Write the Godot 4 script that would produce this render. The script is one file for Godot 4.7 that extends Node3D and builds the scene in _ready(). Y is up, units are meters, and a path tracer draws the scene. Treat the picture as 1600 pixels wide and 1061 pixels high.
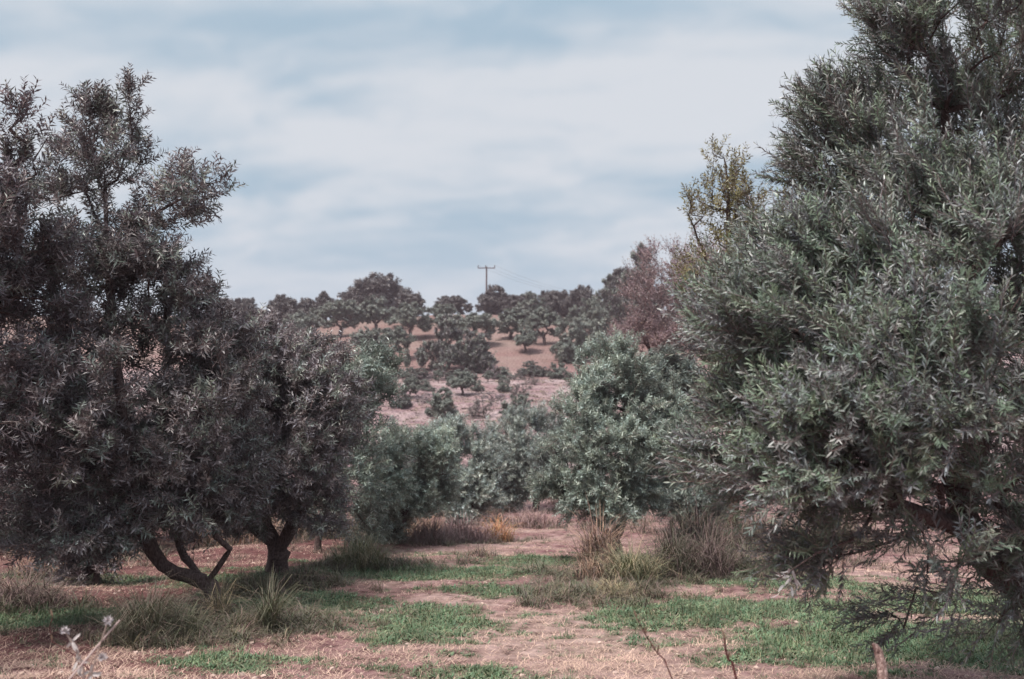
extends Node3D
# An olive grove on a slope that dips into a small valley and climbs to a ridge with a power line.
# y is up, metres; the ground at the photographer's feet is y = 0, the grove lies towards -z.

var rng := RandomNumberGenerator.new()
var wide := FastNoiseLite.new()
var fine := FastNoiseLite.new()
var names := {}
var protos := {}
var M := {}
var S := {}


class Shape:
	var v := PackedVector3Array()
	var n := PackedVector3Array()
	var c := PackedColorArray()
	func tri(a: Vector3, b: Vector3, d: Vector3, col: Color) -> void:
		var m := (d - a).cross(b - a).normalized()
		v.append(a); v.append(b); v.append(d)
		n.append(m); n.append(m); n.append(m)
		c.append(col); c.append(col); c.append(col)
	func corner(p: Vector3, m: Vector3, col: Color) -> void:
		v.append(p); n.append(m); c.append(col)
	func mesh(mat: Material) -> ArrayMesh:
		var a := []
		a.resize(Mesh.ARRAY_MAX)
		a[Mesh.ARRAY_VERTEX] = v
		a[Mesh.ARRAY_NORMAL] = n
		a[Mesh.ARRAY_COLOR] = c
		var m := ArrayMesh.new()
		m.add_surface_from_arrays(Mesh.PRIMITIVE_TRIANGLES, a)
		m.surface_set_material(0, mat)
		return m


func _ready() -> void:
	# ---- camera, sky, sun, exposure
	var cam := Camera3D.new()
	cam.name = "camera"
	cam.position = Vector3(0, 1.6, 0)
	cam.rotation_degrees = Vector3(1.09, 0, 0)
	cam.fov = 37.82
	cam.near = 0.05
	cam.far = 6000
	var lens := CameraAttributesPhysical.new()
	lens.frustum_focal_length = 35.03
	lens.frustum_near = 0.05
	lens.frustum_far = 6000.0
	lens.frustum_focus_distance = 9.0
	lens.exposure_aperture = 2.4
	cam.attributes = lens
	add_child(cam)
	cam.current = true
	var env := Environment.new()
	env.background_mode = Environment.BG_SKY
	var sky := Sky.new()
	var pano := PanoramaSkyMaterial.new()
	pano.panorama = sky_picture()
	sky.sky_material = pano
	env.sky = sky
	env.tonemap_mode = Environment.TONE_MAPPER_LINEAR
	env.tonemap_exposure = 1.5
	env.sdfgi_enabled = true
	env.ssao_enabled = true
	env.ssil_enabled = true
	env.fog_enabled = true
	env.fog_mode = Environment.FOG_MODE_EXPONENTIAL
	env.fog_density = 0.0005
	env.fog_light_color = Color(0.93, 0.85, 0.89)
	var we := WorldEnvironment.new()
	we.name = "world_environment"
	we.environment = env
	add_child(we)
	var sun := DirectionalLight3D.new()
	sun.name = "sun"
	sun.light_energy = 1.5
	sun.light_color = Color(1.0, 0.97, 0.94)
	sun.light_angular_distance = 20.0
	sun.shadow_enabled = true
	sun.rotation_degrees = Vector3(-62, -48, 0)
	add_child(sun)

	# ---- materials and noise
	wide.seed = 11
	wide.noise_type = FastNoiseLite.TYPE_SIMPLEX_SMOOTH
	wide.frequency = 1.0
	wide.fractal_octaves = 3
	fine.seed = 29
	fine.noise_type = FastNoiseLite.TYPE_SIMPLEX_SMOOTH
	fine.frequency = 1.0
	fine.fractal_type = FastNoiseLite.FRACTAL_NONE
	make_materials()
	make_sprays()

	# ---- the setting and what grows on it
	ground_sheet()
	ground_cover()
	near_trees()
	valley_trees()
	hill_trees()
	power_line()
	grass_clumps()
	foreground_stems()
	for k in protos:
		protos[k].free()


# ------------------------------------------------------------------ helpers

func numbered(called: String) -> String:
	var k: int = names.get(called, 0)
	names[called] = k + 1
	return called if k == 0 else "%s_%03d" % [called, k]


func tag(o: Node3D, label := "", category := "", group := "", kind := "") -> void:
	if label: o.set_meta("label", label)
	if category: o.set_meta("category", category)
	if group: o.set_meta("group", group)
	if kind: o.set_meta("kind", kind)


func thing(called: String, at: Vector3) -> Node3D:
	var o := Node3D.new()
	o.name = numbered(called)
	o.position = at
	add_child(o)
	return o


func part(called: String, mesh: Mesh, parent: Node3D) -> MeshInstance3D:
	var o := MeshInstance3D.new()
	o.name = called
	o.mesh = mesh
	parent.add_child(o, true)
	return o


func many(called: String, mesh: Mesh, where: Array, tints: Array, parent: Node3D) -> MultiMeshInstance3D:
	var mm := MultiMesh.new()
	mm.transform_format = MultiMesh.TRANSFORM_3D
	mm.use_colors = true
	mm.mesh = mesh
	mm.instance_count = where.size()
	for i in where.size():
		mm.set_instance_transform(i, where[i])
		mm.set_instance_color(i, tints[i])
	var o := MultiMeshInstance3D.new()
	o.name = called
	o.multimesh = mm
	o.set_meta("kind", "stuff")
	parent.add_child(o, true)
	return o


func smooth(a: float, b: float, x: float) -> float:
	return smoothstep(a, b, x)


const SLOPE := [[-40.0, 3.2], [0.0, 0.0], [10.0, -1.0], [20.0, -2.0], [28.0, -2.65], [36.0, -2.9], [45.0, -2.8], [65.0, -2.2], [90.0, -0.15], [93.0, 0.55], [115.0, 4.4], [140.0, 7.2], [170.0, 8.0], [230.0, 4.0], [420.0, -12.0], [900.0, -26.0], [3200.0, -40.0]]

func profile(d: float) -> float:
	var k := 0
	while k < SLOPE.size() - 2 and d > SLOPE[k + 1][0]:
		k += 1
	var x0: float = SLOPE[k][0]
	var x1: float = SLOPE[k + 1][0]
	var y0: float = SLOPE[k][1]
	var y1: float = SLOPE[k + 1][1]
	var s: float = (y1 - y0) / (x1 - x0)
	var s0 := s
	var s1 := s
	if k > 0: s0 = 0.5 * (s + (y0 - SLOPE[k - 1][1]) / (x0 - SLOPE[k - 1][0]))
	if k < SLOPE.size() - 2: s1 = 0.5 * (s + (SLOPE[k + 2][1] - y1) / (SLOPE[k + 2][0] - x1))
	var w := x1 - x0
	var t: float = clampf((d - x0) / w, -2.0, 1.0)
	if t < 0: return y0 + s * (d - x0)
	var t2 := t * t
	var t3 := t2 * t
	return (2 * t3 - 3 * t2 + 1) * y0 + (t3 - 2 * t2 + t) * w * s0 + (-2 * t3 + 3 * t2) * y1 + (t3 - t2) * w * s1


func height(x: float, z: float) -> float:
	var d := -z
	var far := smooth(25, 90, d)
	var y := profile(d)
	y += wide.get_noise_2d(x * 0.012 + 4.0, z * 0.012) * far * 2.2
	y += wide.get_noise_2d(x * 0.11, z * 0.11) * 0.16 * (1.0 + far)
	y += wide.get_noise_2d(x * 0.55 + 9.0, z * 0.55) * 0.05
	y += smooth(14, 60, x) * 2.5 * smooth(30, 110, d) * (1.0 - smooth(140, 260, d))
	return y


func on_ground(x: float, z: float, lift := 0.0) -> Vector3:
	return Vector3(x, height(x, z) + lift, z)


func spin(axis_y: Vector3, roll: float) -> Basis:
	var y := axis_y.normalized()
	var x := y.cross(Vector3(0.31, 0.17, 0.93)).normalized()
	x = x.rotated(y, roll)
	return Basis(x, y, x.cross(y))


func jitter() -> Vector3:
	return Vector3(rng.randfn(), rng.randfn(), rng.randfn())


# ------------------------------------------------------------------ sky

func sky_picture() -> ImageTexture:
	var w := 1536
	var h := 768
	var im := Image.create(w, h, false, Image.FORMAT_RGBF)
	var a := FastNoiseLite.new()
	a.seed = 5
	a.frequency = 1.0
	a.fractal_octaves = 5
	var b := FastNoiseLite.new()
	b.seed = 18
	b.frequency = 1.0
	b.fractal_octaves = 4
	for row in h / 2 + 4:
		var el := (0.5 - (row + 0.5) / h) * PI
		var y := maxf(sin(el), 0.0)
		var r := cos(el)
		for col in w:
			var az := ((col + 0.5) / w) * TAU
			var px: float = 1.5 * r * sin(az) / (y + 0.27)
			var pz: float = 1.5 * r * cos(az) / (y + 0.27)
			var big := a.get_noise_2d(px * 0.32 + 3.1, pz * 0.60 + 1.7)
			var fold := a.get_noise_2d(px * 0.9 - 7.0, pz * 0.9) * 0.5
			var thin := b.get_noise_2d(px * 0.75 + pz * 0.3 + fold, pz * 1.9 + fold) + 0.7 * b.get_noise_2d(px * 2.2 + 9.0 + fold * 2.0, pz * 4.6 + px * 0.8)
			var cloud := clampf(0.58 + big * 0.75 + thin * 0.50, 0.0, 1.0)
			cloud = cloud * cloud * (3.0 - 2.0 * cloud)
			var low := smoothstep(0.16, 0.0, y)
			cloud = lerpf(cloud, 0.52, low * 0.75)
			var c := Vector3(0.270, 0.352, 0.428).lerp(Vector3(0.450, 0.475, 0.512), cloud)
			c *= 1.0 + 1.1 * smoothstep(0.3, 1.0, y)
			im.set_pixel(col, row, Color(c.x, c.y, c.z))
	var under := Color(0.16, 0.13, 0.12)
	im.fill_rect(Rect2i(0, h / 2 + 4, w, h / 2 - 4), under)
	return ImageTexture.create_from_image(im)


# ------------------------------------------------------------------ materials

func ramp(cols: Array) -> Gradient:
	var g := Gradient.new()
	var offs := PackedFloat32Array()
	var cc := PackedColorArray()
	for i in cols.size():
		offs.append(float(i) / (cols.size() - 1))
		cc.append(cols[i])
	g.offsets = offs
	g.colors = cc
	return g


func noise_map(sd: int, freq: float, oct: int, cols: Array, normal := false, strength := 4.0) -> NoiseTexture2D:
	var f := FastNoiseLite.new()
	f.seed = sd
	f.noise_type = FastNoiseLite.TYPE_SIMPLEX_SMOOTH
	f.frequency = freq
	f.fractal_octaves = oct
	var t := NoiseTexture2D.new()
	t.width = 512
	t.height = 512
	t.seamless = true
	t.noise = f
	if normal:
		t.as_normal_map = true
		t.bump_strength = strength
	elif cols.size():
		t.color_ramp = ramp(cols)
	return t


func leafy(called: String, rough: float, through: Color, shine := 0.5) -> StandardMaterial3D:
	var m := StandardMaterial3D.new()
	m.resource_name = called
	m.vertex_color_use_as_albedo = true
	m.roughness = rough
	m.metallic_specular = shine
	m.cull_mode = BaseMaterial3D.CULL_DISABLED
	m.backlight_enabled = true
	m.backlight = through
	return m


func make_materials() -> void:
	M.leaf = leafy("olive_leaf", 0.38, Color(0.60, 0.52, 0.54), 0.5)
	M.grass = leafy("grass_blade", 0.65, Color(0.40, 0.48, 0.26), 0.3)
	M.straw = leafy("dry_straw", 0.85, Color(0.36, 0.30, 0.26), 0.2)
	var b := StandardMaterial3D.new()
	b.resource_name = "bark"
	b.vertex_color_use_as_albedo = true
	b.roughness = 0.92
	b.metallic_specular = 0.2
	b.albedo_texture = noise_map(3, 0.02, 5, [Color(0.40, 0.37, 0.37), Color(0.74, 0.70, 0.69), Color(1, 1, 1)])
	b.normal_enabled = true
	b.normal_texture = noise_map(4, 0.035, 4, [], true, 9.0)
	b.normal_scale = 1.8
	b.uv1_triplanar = true
	b.uv1_scale = Vector3(4.5, 1.6, 4.5)
	M.bark = b
	var g := StandardMaterial3D.new()
	g.resource_name = "soil"
	g.vertex_color_use_as_albedo = true
	g.roughness = 0.97
	g.metallic_specular = 0.15
	g.albedo_texture = noise_map(7, 0.018, 6, [Color(0.45, 0.42, 0.42), Color(0.78, 0.76, 0.75), Color(0.90, 0.89, 0.88), Color(1, 1, 1)])
	g.heightmap_enabled = true
	g.heightmap_texture = noise_map(8, 0.03, 6, [Color.BLACK, Color.WHITE])
	g.heightmap_scale = 3.0
	g.uv1_scale = Vector3(0.42, 0.42, 0.42)
	M.soil = g
	var s := StandardMaterial3D.new()
	s.resource_name = "stone"
	s.vertex_color_use_as_albedo = true
	s.roughness = 0.95
	M.stone = s
	var w := StandardMaterial3D.new()
	w.resource_name = "weathered_wood"
	w.albedo_color = Color(0.34, 0.29, 0.29)
	w.roughness = 0.9
	M.wood = w
	var k := StandardMaterial3D.new()
	k.resource_name = "cable"
	k.albedo_color = Color(0.42, 0.40, 0.42)
	k.roughness = 0.5
	k.metallic = 0.4
	M.cable = k


# ------------------------------------------------------------------ leaves, sprays, tubes

func leaf(s: Shape, base: Vector3, dir: Vector3, up: Vector3, l: float, w: float, col: Color, rich: bool, bend := 0.12) -> void:
	var side := dir.cross(up).normalized()
	var lift := side.cross(dir).normalized()
	if not rich:
		var m := base + dir * l * 0.45 + lift * l * 0.03
		var tip := base + dir * l - lift * l * bend
		s.tri(base, m + side * w * 0.5, tip, col)
		s.tri(base, tip, m - side * w * 0.5, col)
		return
	var c1 := base + dir * l * 0.30 + lift * l * 0.02
	var c2 := base + dir * l * 0.68 - lift * l * bend * 0.4
	var tip := base + dir * l - lift * l * bend
	var fold := lift * w * 0.16
	var l1 := c1 + side * w * 0.46 + fold
	var r1 := c1 - side * w * 0.46 + fold
	var l2 := c2 + side * w * 0.42 + fold
	var r2 := c2 - side * w * 0.42 + fold
	var d := col * 0.93
	d.a = 1.0
	s.tri(base, l1, c1, col); s.tri(base, c1, r1, d)
	s.tri(l1, l2, c2, col); s.tri(l1, c2, c1, col)
	s.tri(c1, c2, r2, d); s.tri(c1, r2, r1, d)
	s.tri(l2, tip, c2, col); s.tri(c2, tip, r2, d)


func tube(s: Shape, pts: PackedVector3Array, radii: PackedFloat32Array, sides: int, col: Color, gnarl := 0.0) -> void:
	var k := pts.size()
	if k < 2: return
	var t := (pts[1] - pts[0]).normalized()
	var u := t.cross(Vector3(0.23, 0.11, 0.96)).normalized()
	var old := PackedVector3Array()
	var oldn := PackedVector3Array()
	for i in k:
		var tt := (pts[mini(i + 1, k - 1)] - pts[maxi(i - 1, 0)]).normalized()
		u = (u - tt * u.dot(tt)).normalized()
		var w := tt.cross(u)
		var ring := PackedVector3Array()
		var rn := PackedVector3Array()
		for j in sides:
			var a := TAU * j / sides
			var o := u * cos(a) + w * sin(a)
			var r := radii[i]
			if gnarl > 0.0:
				r *= 1.0 + gnarl * fine.get_noise_3d(pts[i].x * 3.0 + o.x * 1.3, pts[i].y * 2.2 + o.y, pts[i].z * 3.0 + o.z * 1.3)
			ring.append(pts[i] + o * r)
			rn.append(o)
		if i > 0:
			for j in sides:
				var q := (j + 1) % sides
				s.corner(old[j], oldn[j], col); s.corner(ring[j], rn[j], col); s.corner(old[q], oldn[q], col)
				s.corner(old[q], oldn[q], col); s.corner(ring[j], rn[j], col); s.corner(ring[q], rn[q], col)
		old = ring
		oldn = rn
	for j in range(1, sides - 1):
		s.tri(old[0], old[j + 1], old[j], col)


func simple_tube(pts: Array, r0: float, r1: float, sides: int, col: Color, s: Shape) -> void:
	var p := PackedVector3Array()
	var r := PackedFloat32Array()
	for i in pts.size():
		p.append(pts[i])
		r.append(lerpf(r0, r1, float(i) / (pts.size() - 1)))
	tube(s, p, r, sides, col)


# one leafy twig along +y; top and pale are the two sides of the leaf that show
func spray(sd: int, pairs: int, reach: float, l: float, w: float, top: Color, pale: Color, share: float, rich: bool, stem: float, spread := 0.8) -> ArrayMesh:
	rng.seed = sd
	var s := Shape.new()
	var bow := rng.randf_range(-0.10, 0.10) * reach
	var twig := Color(0.26, 0.195, 0.195)
	var pts := []
	for i in 4:
		var t := i / 3.0
		pts.append(Vector3(bow * sin(t * PI), t * reach * 0.95, 0))
	if stem > 0: simple_tube(pts, stem, stem * 0.5, 3, twig, s)
	for i in pairs:
		var t := (i + 0.6) / pairs
		var b := Vector3(bow * sin(t * PI), t * reach * 0.95, 0)
		var a0 := (PI / 2 if i % 2 else 0.0) + rng.randf_range(-0.5, 0.5)
		for q in 2:
			if rng.randf() < 0.10: continue
			var a := a0 + PI * q
			var out := Vector3(cos(a), 0, sin(a))
			var dir := (out * spread + Vector3.UP * rng.randf_range(0.35, 0.9) + Vector3(rng.randfn(), rng.randfn(), rng.randfn()) * 0.16).normalized()
			var upn := (Vector3.UP * 0.8 - out * 0.6 + Vector3(rng.randfn(), rng.randfn(), rng.randfn()) * 0.35).normalized()
			var col := top.lerp(pale, rng.randf_range(0.5, 1.0)) if rng.randf() < share else top.lerp(pale, rng.randf_range(0.0, 0.12))
			col *= rng.randf_range(0.8, 1.2)
			col.a = 1.0
			var size := (0.72 + 0.5 * sin(PI * clampf(t * 0.85 + 0.1, 0, 1))) * rng.randf_range(0.8, 1.1)
			leaf(s, b, dir, upn, l * size, w * size, col, rich, rng.randf_range(0.02, 0.22))
	return s.mesh(M.leaf)


func make_sprays() -> void:
	var olive := Color(0.135, 0.155, 0.135)
	var silver := Color(0.350, 0.372, 0.362)
	var dusk := Color(0.104, 0.086, 0.091)
	var dusk_pale := Color(0.270, 0.248, 0.262)
	S.near = []
	S.mid = []
	S.dark = []
	S.far = []
	S.fardark = []
	for i in 3:
		S.near.append(spray(100 + i, 16, 0.42, 0.064, 0.0118, [Color(0.112, 0.132, 0.108), Color(0.100, 0.136, 0.088), Color(0.120, 0.118, 0.120)][i], silver, [0.26, 0.16, 0.32][i], true, 0.0032, [0.42, 0.55, 0.48][i]))
		S.mid.append(spray(110 + i, 9, 0.26, 0.070, 0.0165, olive, silver, 0.30, false, 0.0025))
		S.dark.append(spray(120 + i, 10, 0.26, 0.066, 0.0165, dusk, dusk_pale, 0.16, false, 0.0025))
		S.far.append(spray(130 + i, 6, 0.42, 0.19, 0.075, Color(0.128, 0.150, 0.124), Color(0.27, 0.29, 0.275), 0.25, false, 0.0))
		S.fardark.append(spray(140 + i, 6, 0.42, 0.19, 0.085, Color(0.074, 0.068, 0.066), Color(0.14, 0.135, 0.135), 0.2, false, 0.0))
	S.yellow = [spray(150, 5, 0.30, 0.07, 0.026, Color(0.13, 0.12, 0.05), Color(0.24, 0.21, 0.10), 0.3, false, 0.003)]
	S.bare = [spray(151, 4, 0.42, 0.05, 0.020, Color(0.225, 0.165, 0.172), Color(0.28, 0.23, 0.16), 0.3, false, 0.0045)]
	S.lilac = [spray(152, 6, 0.40, 0.15, 0.05, Color(0.17, 0.14, 0.15), Color(0.26, 0.22, 0.23), 0.4, false, 0.0)]


# ------------------------------------------------------------------ trees

func soften(p: Array) -> PackedVector3Array:
	var out := PackedVector3Array()
	for i in p.size() - 1:
		var a: Vector3 = p[maxi(i - 1, 0)]
		var b: Vector3 = p[i]
		var c: Vector3 = p[i + 1]
		var d: Vector3 = p[mini(i + 2, p.size() - 1)]
		var k := maxi(2, int(b.distance_to(c) / 0.14))
		for j in k:
			out.append(b.cubic_interpolate(c, a, d, float(j) / k))
	out.append(p[-1])
	return out


# o: paths (base first), blobs [centre, radii, ends, clumps, up], radius, per, size, sprays, seed, low, twist; all in the tree's own metres
func tree(called: String, at: Vector3, o: Dictionary, owner_node: Node3D = null) -> Node3D:
	rng.seed = o.seed
	var root: Node3D = owner_node
	if root == null: root = thing(called, at)
	var pos := PackedVector3Array()
	var par := PackedInt32Array()
	var run := PackedFloat32Array()
	for p in o.paths:
		var pts := soften(p)
		var link := -1
		if pos.size():
			var best := 1e9
			for i in pos.size():
				var q := pos[i].distance_squared_to(pts[0])
				if q < best:
					best = q
					link = i
		for k in pts.size():
			if link >= 0 and k == 0: continue
			pos.append(pts[k])
			par.append(link)
			run.append(0.0 if link < 0 else run[link] + pos[link].distance_to(pts[k]))
			link = pos.size() - 1
	var ends := []
	for b in o.blobs:
		var centre: Vector3 = b[0]
		var rad: Vector3 = b[1]
		var clumps := []
		for i in int(b[3]):
			var dirv := jitter().normalized()
			clumps.append(centre + dirv * rad * rng.randf_range(0.45, 0.92))
		for i in int(b[2]):
			var c: Vector3 = clumps[rng.randi() % clumps.size()]
			var p: Vector3 = c + jitter() * rad * float(o.get("loose", 0.20))
			var rel: Vector3 = (p - centre) / rad
			if rel.length() > 1.0: p = centre + rel.normalized() * rad * rng.randf_range(0.85, 1.03)
			ends.append([p, centre, b[4], b[5] if b.size() > 5 else 1.0])
	var top := pos[0].lerp(ends[0][1], 0.3)
	ends.sort_custom(func(x, y): return x[0].distance_squared_to(top) < y[0].distance_squared_to(top))
	var low: float = o.get("low", 0.4)
	var first := 0
	while first < pos.size() - 1 and pos[first].y < low: first += 1
	var step: float = o.get("step", 0.28)
	var tips := PackedInt32Array()
	for e in ends:
		var t: Vector3 = e[0]
		var best := 1e9
		var link := first
		for i in range(first, pos.size()):
			var q := pos[i].distance_to(t) + 0.22 * run[i]
			if q < best:
				best = q
				link = i
		var a := pos[link]
		var dist := a.distance_to(t)
		var k := clampi(int(ceil(dist / step)), 1, 7)
		var back := Vector3.UP
		if par[link] >= 0: back = (a - pos[par[link]]).normalized()
		var ctrl := a.lerp(t, 0.5) + back * dist * 0.22 + jitter() * dist * 0.07
		for j in range(1, k + 1):
			var f := float(j) / k
			var p := a.lerp(ctrl, f).lerp(ctrl.lerp(t, f), f)
			pos.append(p)
			par.append(link)
			run.append(run[link] + pos[link].distance_to(p))
			link = pos.size() - 1
		tips.append(link)
	# thickness from the number of ends that hang on each piece
	var cnt := PackedInt32Array()
	cnt.resize(pos.size())
	for i in tips: cnt[i] += 1
	for i in range(pos.size() - 1, 0, -1):
		cnt[par[i]] += maxi(cnt[i], 1)
	var main := PackedInt32Array()
	main.resize(pos.size())
	main.fill(-1)
	for i in range(1, pos.size()):
		if main[par[i]] < 0 or cnt[i] > cnt[main[par[i]]]: main[par[i]] = i
	var r0: float = o.radius
	var thin: float = o.get("thin", 0.004)
	var bark: Color = o.get("bark", Color(0.20, 0.158, 0.155))
	var twigs := Shape.new()
	for i in pos.size():
		if i > 0 and main[par[i]] == i: continue
		var pts := PackedVector3Array()
		var rad := PackedFloat32Array()
		var j := i
		if i > 0:
			pts.append(pos[par[i]])
			rad.append(maxf(thin, r0 * pow(float(maxi(cnt[i], 1)) / cnt[0], 0.52)))
		while j >= 0:
			pts.append(pos[j])
			var rr := maxf(thin, r0 * pow(float(maxi(cnt[j], 1)) / cnt[0], 0.52))
			if i == 0: rr *= 1.0 + 0.25 * exp(-run[j] / (r0 * 1.6))
			rad.append(rr)
			j = main[j]
		var big := rad[0] > r0 * 0.36
		if i == 0 or (big and not o.get("plain", false)):
			var s := Shape.new()
			tube(s, pts, rad, 9 if not o.get("plain", false) else 5, bark, 0.50)
			part("trunk" if i == 0 else "limb", s.mesh(M.bark), root)
		else:
			tube(twigs, pts, rad, 3 if rad[0] < 0.02 else 6, bark)
	if twigs.v.size():
		tag(part("branches", twigs.mesh(M.bark), root), "", "", "", "stuff")
	# foliage
	var kinds: Array = o.sprays
	var where := []
	var tints := []
	for k in kinds.size():
		where.append([])
		tints.append([])
	var size: float = o.get("size", 1.0)
	var hue: Color = o.get("tint", Color.WHITE)
	var wild: float = o.get("wild", 0.55)
	var front := []
	var sway: Vector3 = o.get("sway", Vector3.ZERO)
	for n in ends.size():
		var e: Array = ends[n]
		var i := tips[n]
		var along := Vector3.UP
		if par[i] >= 0: along = (pos[i] - pos[par[i]]).normalized()
		var tone := 0.66 + 0.68 * (0.5 + 0.5 * fine.get_noise_3d(pos[i].x * 1.1, pos[i].y * 1.1, pos[i].z * 1.1))
		for k in maxi(1, roundi(o.per * e[3])):
			var p := pos[i]
			if k > 0: p = pos[i].lerp(pos[maxi(par[i], 0)], rng.randf()) + jitter() * 0.035 * size
			var out: Vector3 = (p - e[1]).normalized()
			var dir: Vector3 = (along * 0.75 + out * 0.45 + Vector3.UP * e[2] + sway + jitter() * wild * 0.6).normalized()
			var sc := size * rng.randf_range(0.75, 1.2)
			var tf := Transform3D(spin(dir, rng.randf() * TAU).scaled(Vector3(sc, sc, sc)), p)
			var v := tone * rng.randf_range(0.85, 1.15)
			var warm := rng.randf_range(-0.06, 0.06)
			var col := Color(hue.r * v * (1.0 + warm), hue.g * v, hue.b * v * (1.0 - warm), 1.0)
			if o.has("single"):
				var wp := at + p
				if wp.length() < o.single and absf(wp.x / wp.z) < 0.5 and absf((wp.y - 1.6) / wp.z) < 0.33:
					front.append([wp.length(), tf])
			var kind := rng.randi() % kinds.size()
			where[kind].append(tf)
			tints[kind].append(col)
	for k in kinds.size():
		if where[k].size(): many("crown", kinds[k], where[k], tints[k], root)
	if front.size():
		front.sort_custom(func(x, y): return x[0] < y[0])
		single_leaves(root, front)
	return root


# the leaves that hang nearest, one by one
func single_leaves(root: Node3D, front: Array) -> void:
	var kinds := []
	for k in 5:
		var s := Shape.new()
		var c: Color = [Color(0.120, 0.140, 0.112), Color(0.14, 0.16, 0.125), Color(0.33, 0.35, 0.325), Color(0.10, 0.115, 0.10), Color(0.25, 0.27, 0.245)][k]
		leaf(s, Vector3.ZERO, Vector3.UP, Vector3.BACK, 0.070, 0.0145, c, true, 0.05 + 0.05 * k)
		kinds.append(s.mesh(M.leaf))
	var left := 296
	for f in front:
		var tf: Transform3D = f[1]
		for i in 8:
			for q in 2:
				left -= 1
				if left < 0: return
				var a := (PI / 2 if i % 2 else 0.0) + PI * q + rng.randf_range(-0.4, 0.4)
				var dir := Vector3(cos(a) * 0.8, rng.randf_range(0.4, 0.9), sin(a) * 0.8).normalized()
				var o := part("leaf", kinds[rng.randi() % 5], root)
				o.transform = tf * Transform3D(spin(dir, rng.randf() * TAU), Vector3(0.01 * sin(a), 0.03 + i * 0.028, 0.01))


func local(p: Array, at: Vector3) -> Array:
	var out := []
	for q in p: out.append(q - at)
	return out


func placed_tree(called: String, at: Vector3, o: Dictionary, label: String, group := "") -> Node3D:
	var paths := []
	for p in o.paths: paths.append(local(p, at))
	o.paths = paths
	for b in o.blobs: b[0] = b[0] - at
	var t := tree(called, at, o)
	tag(t, label, "tree", group)
	return t


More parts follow.
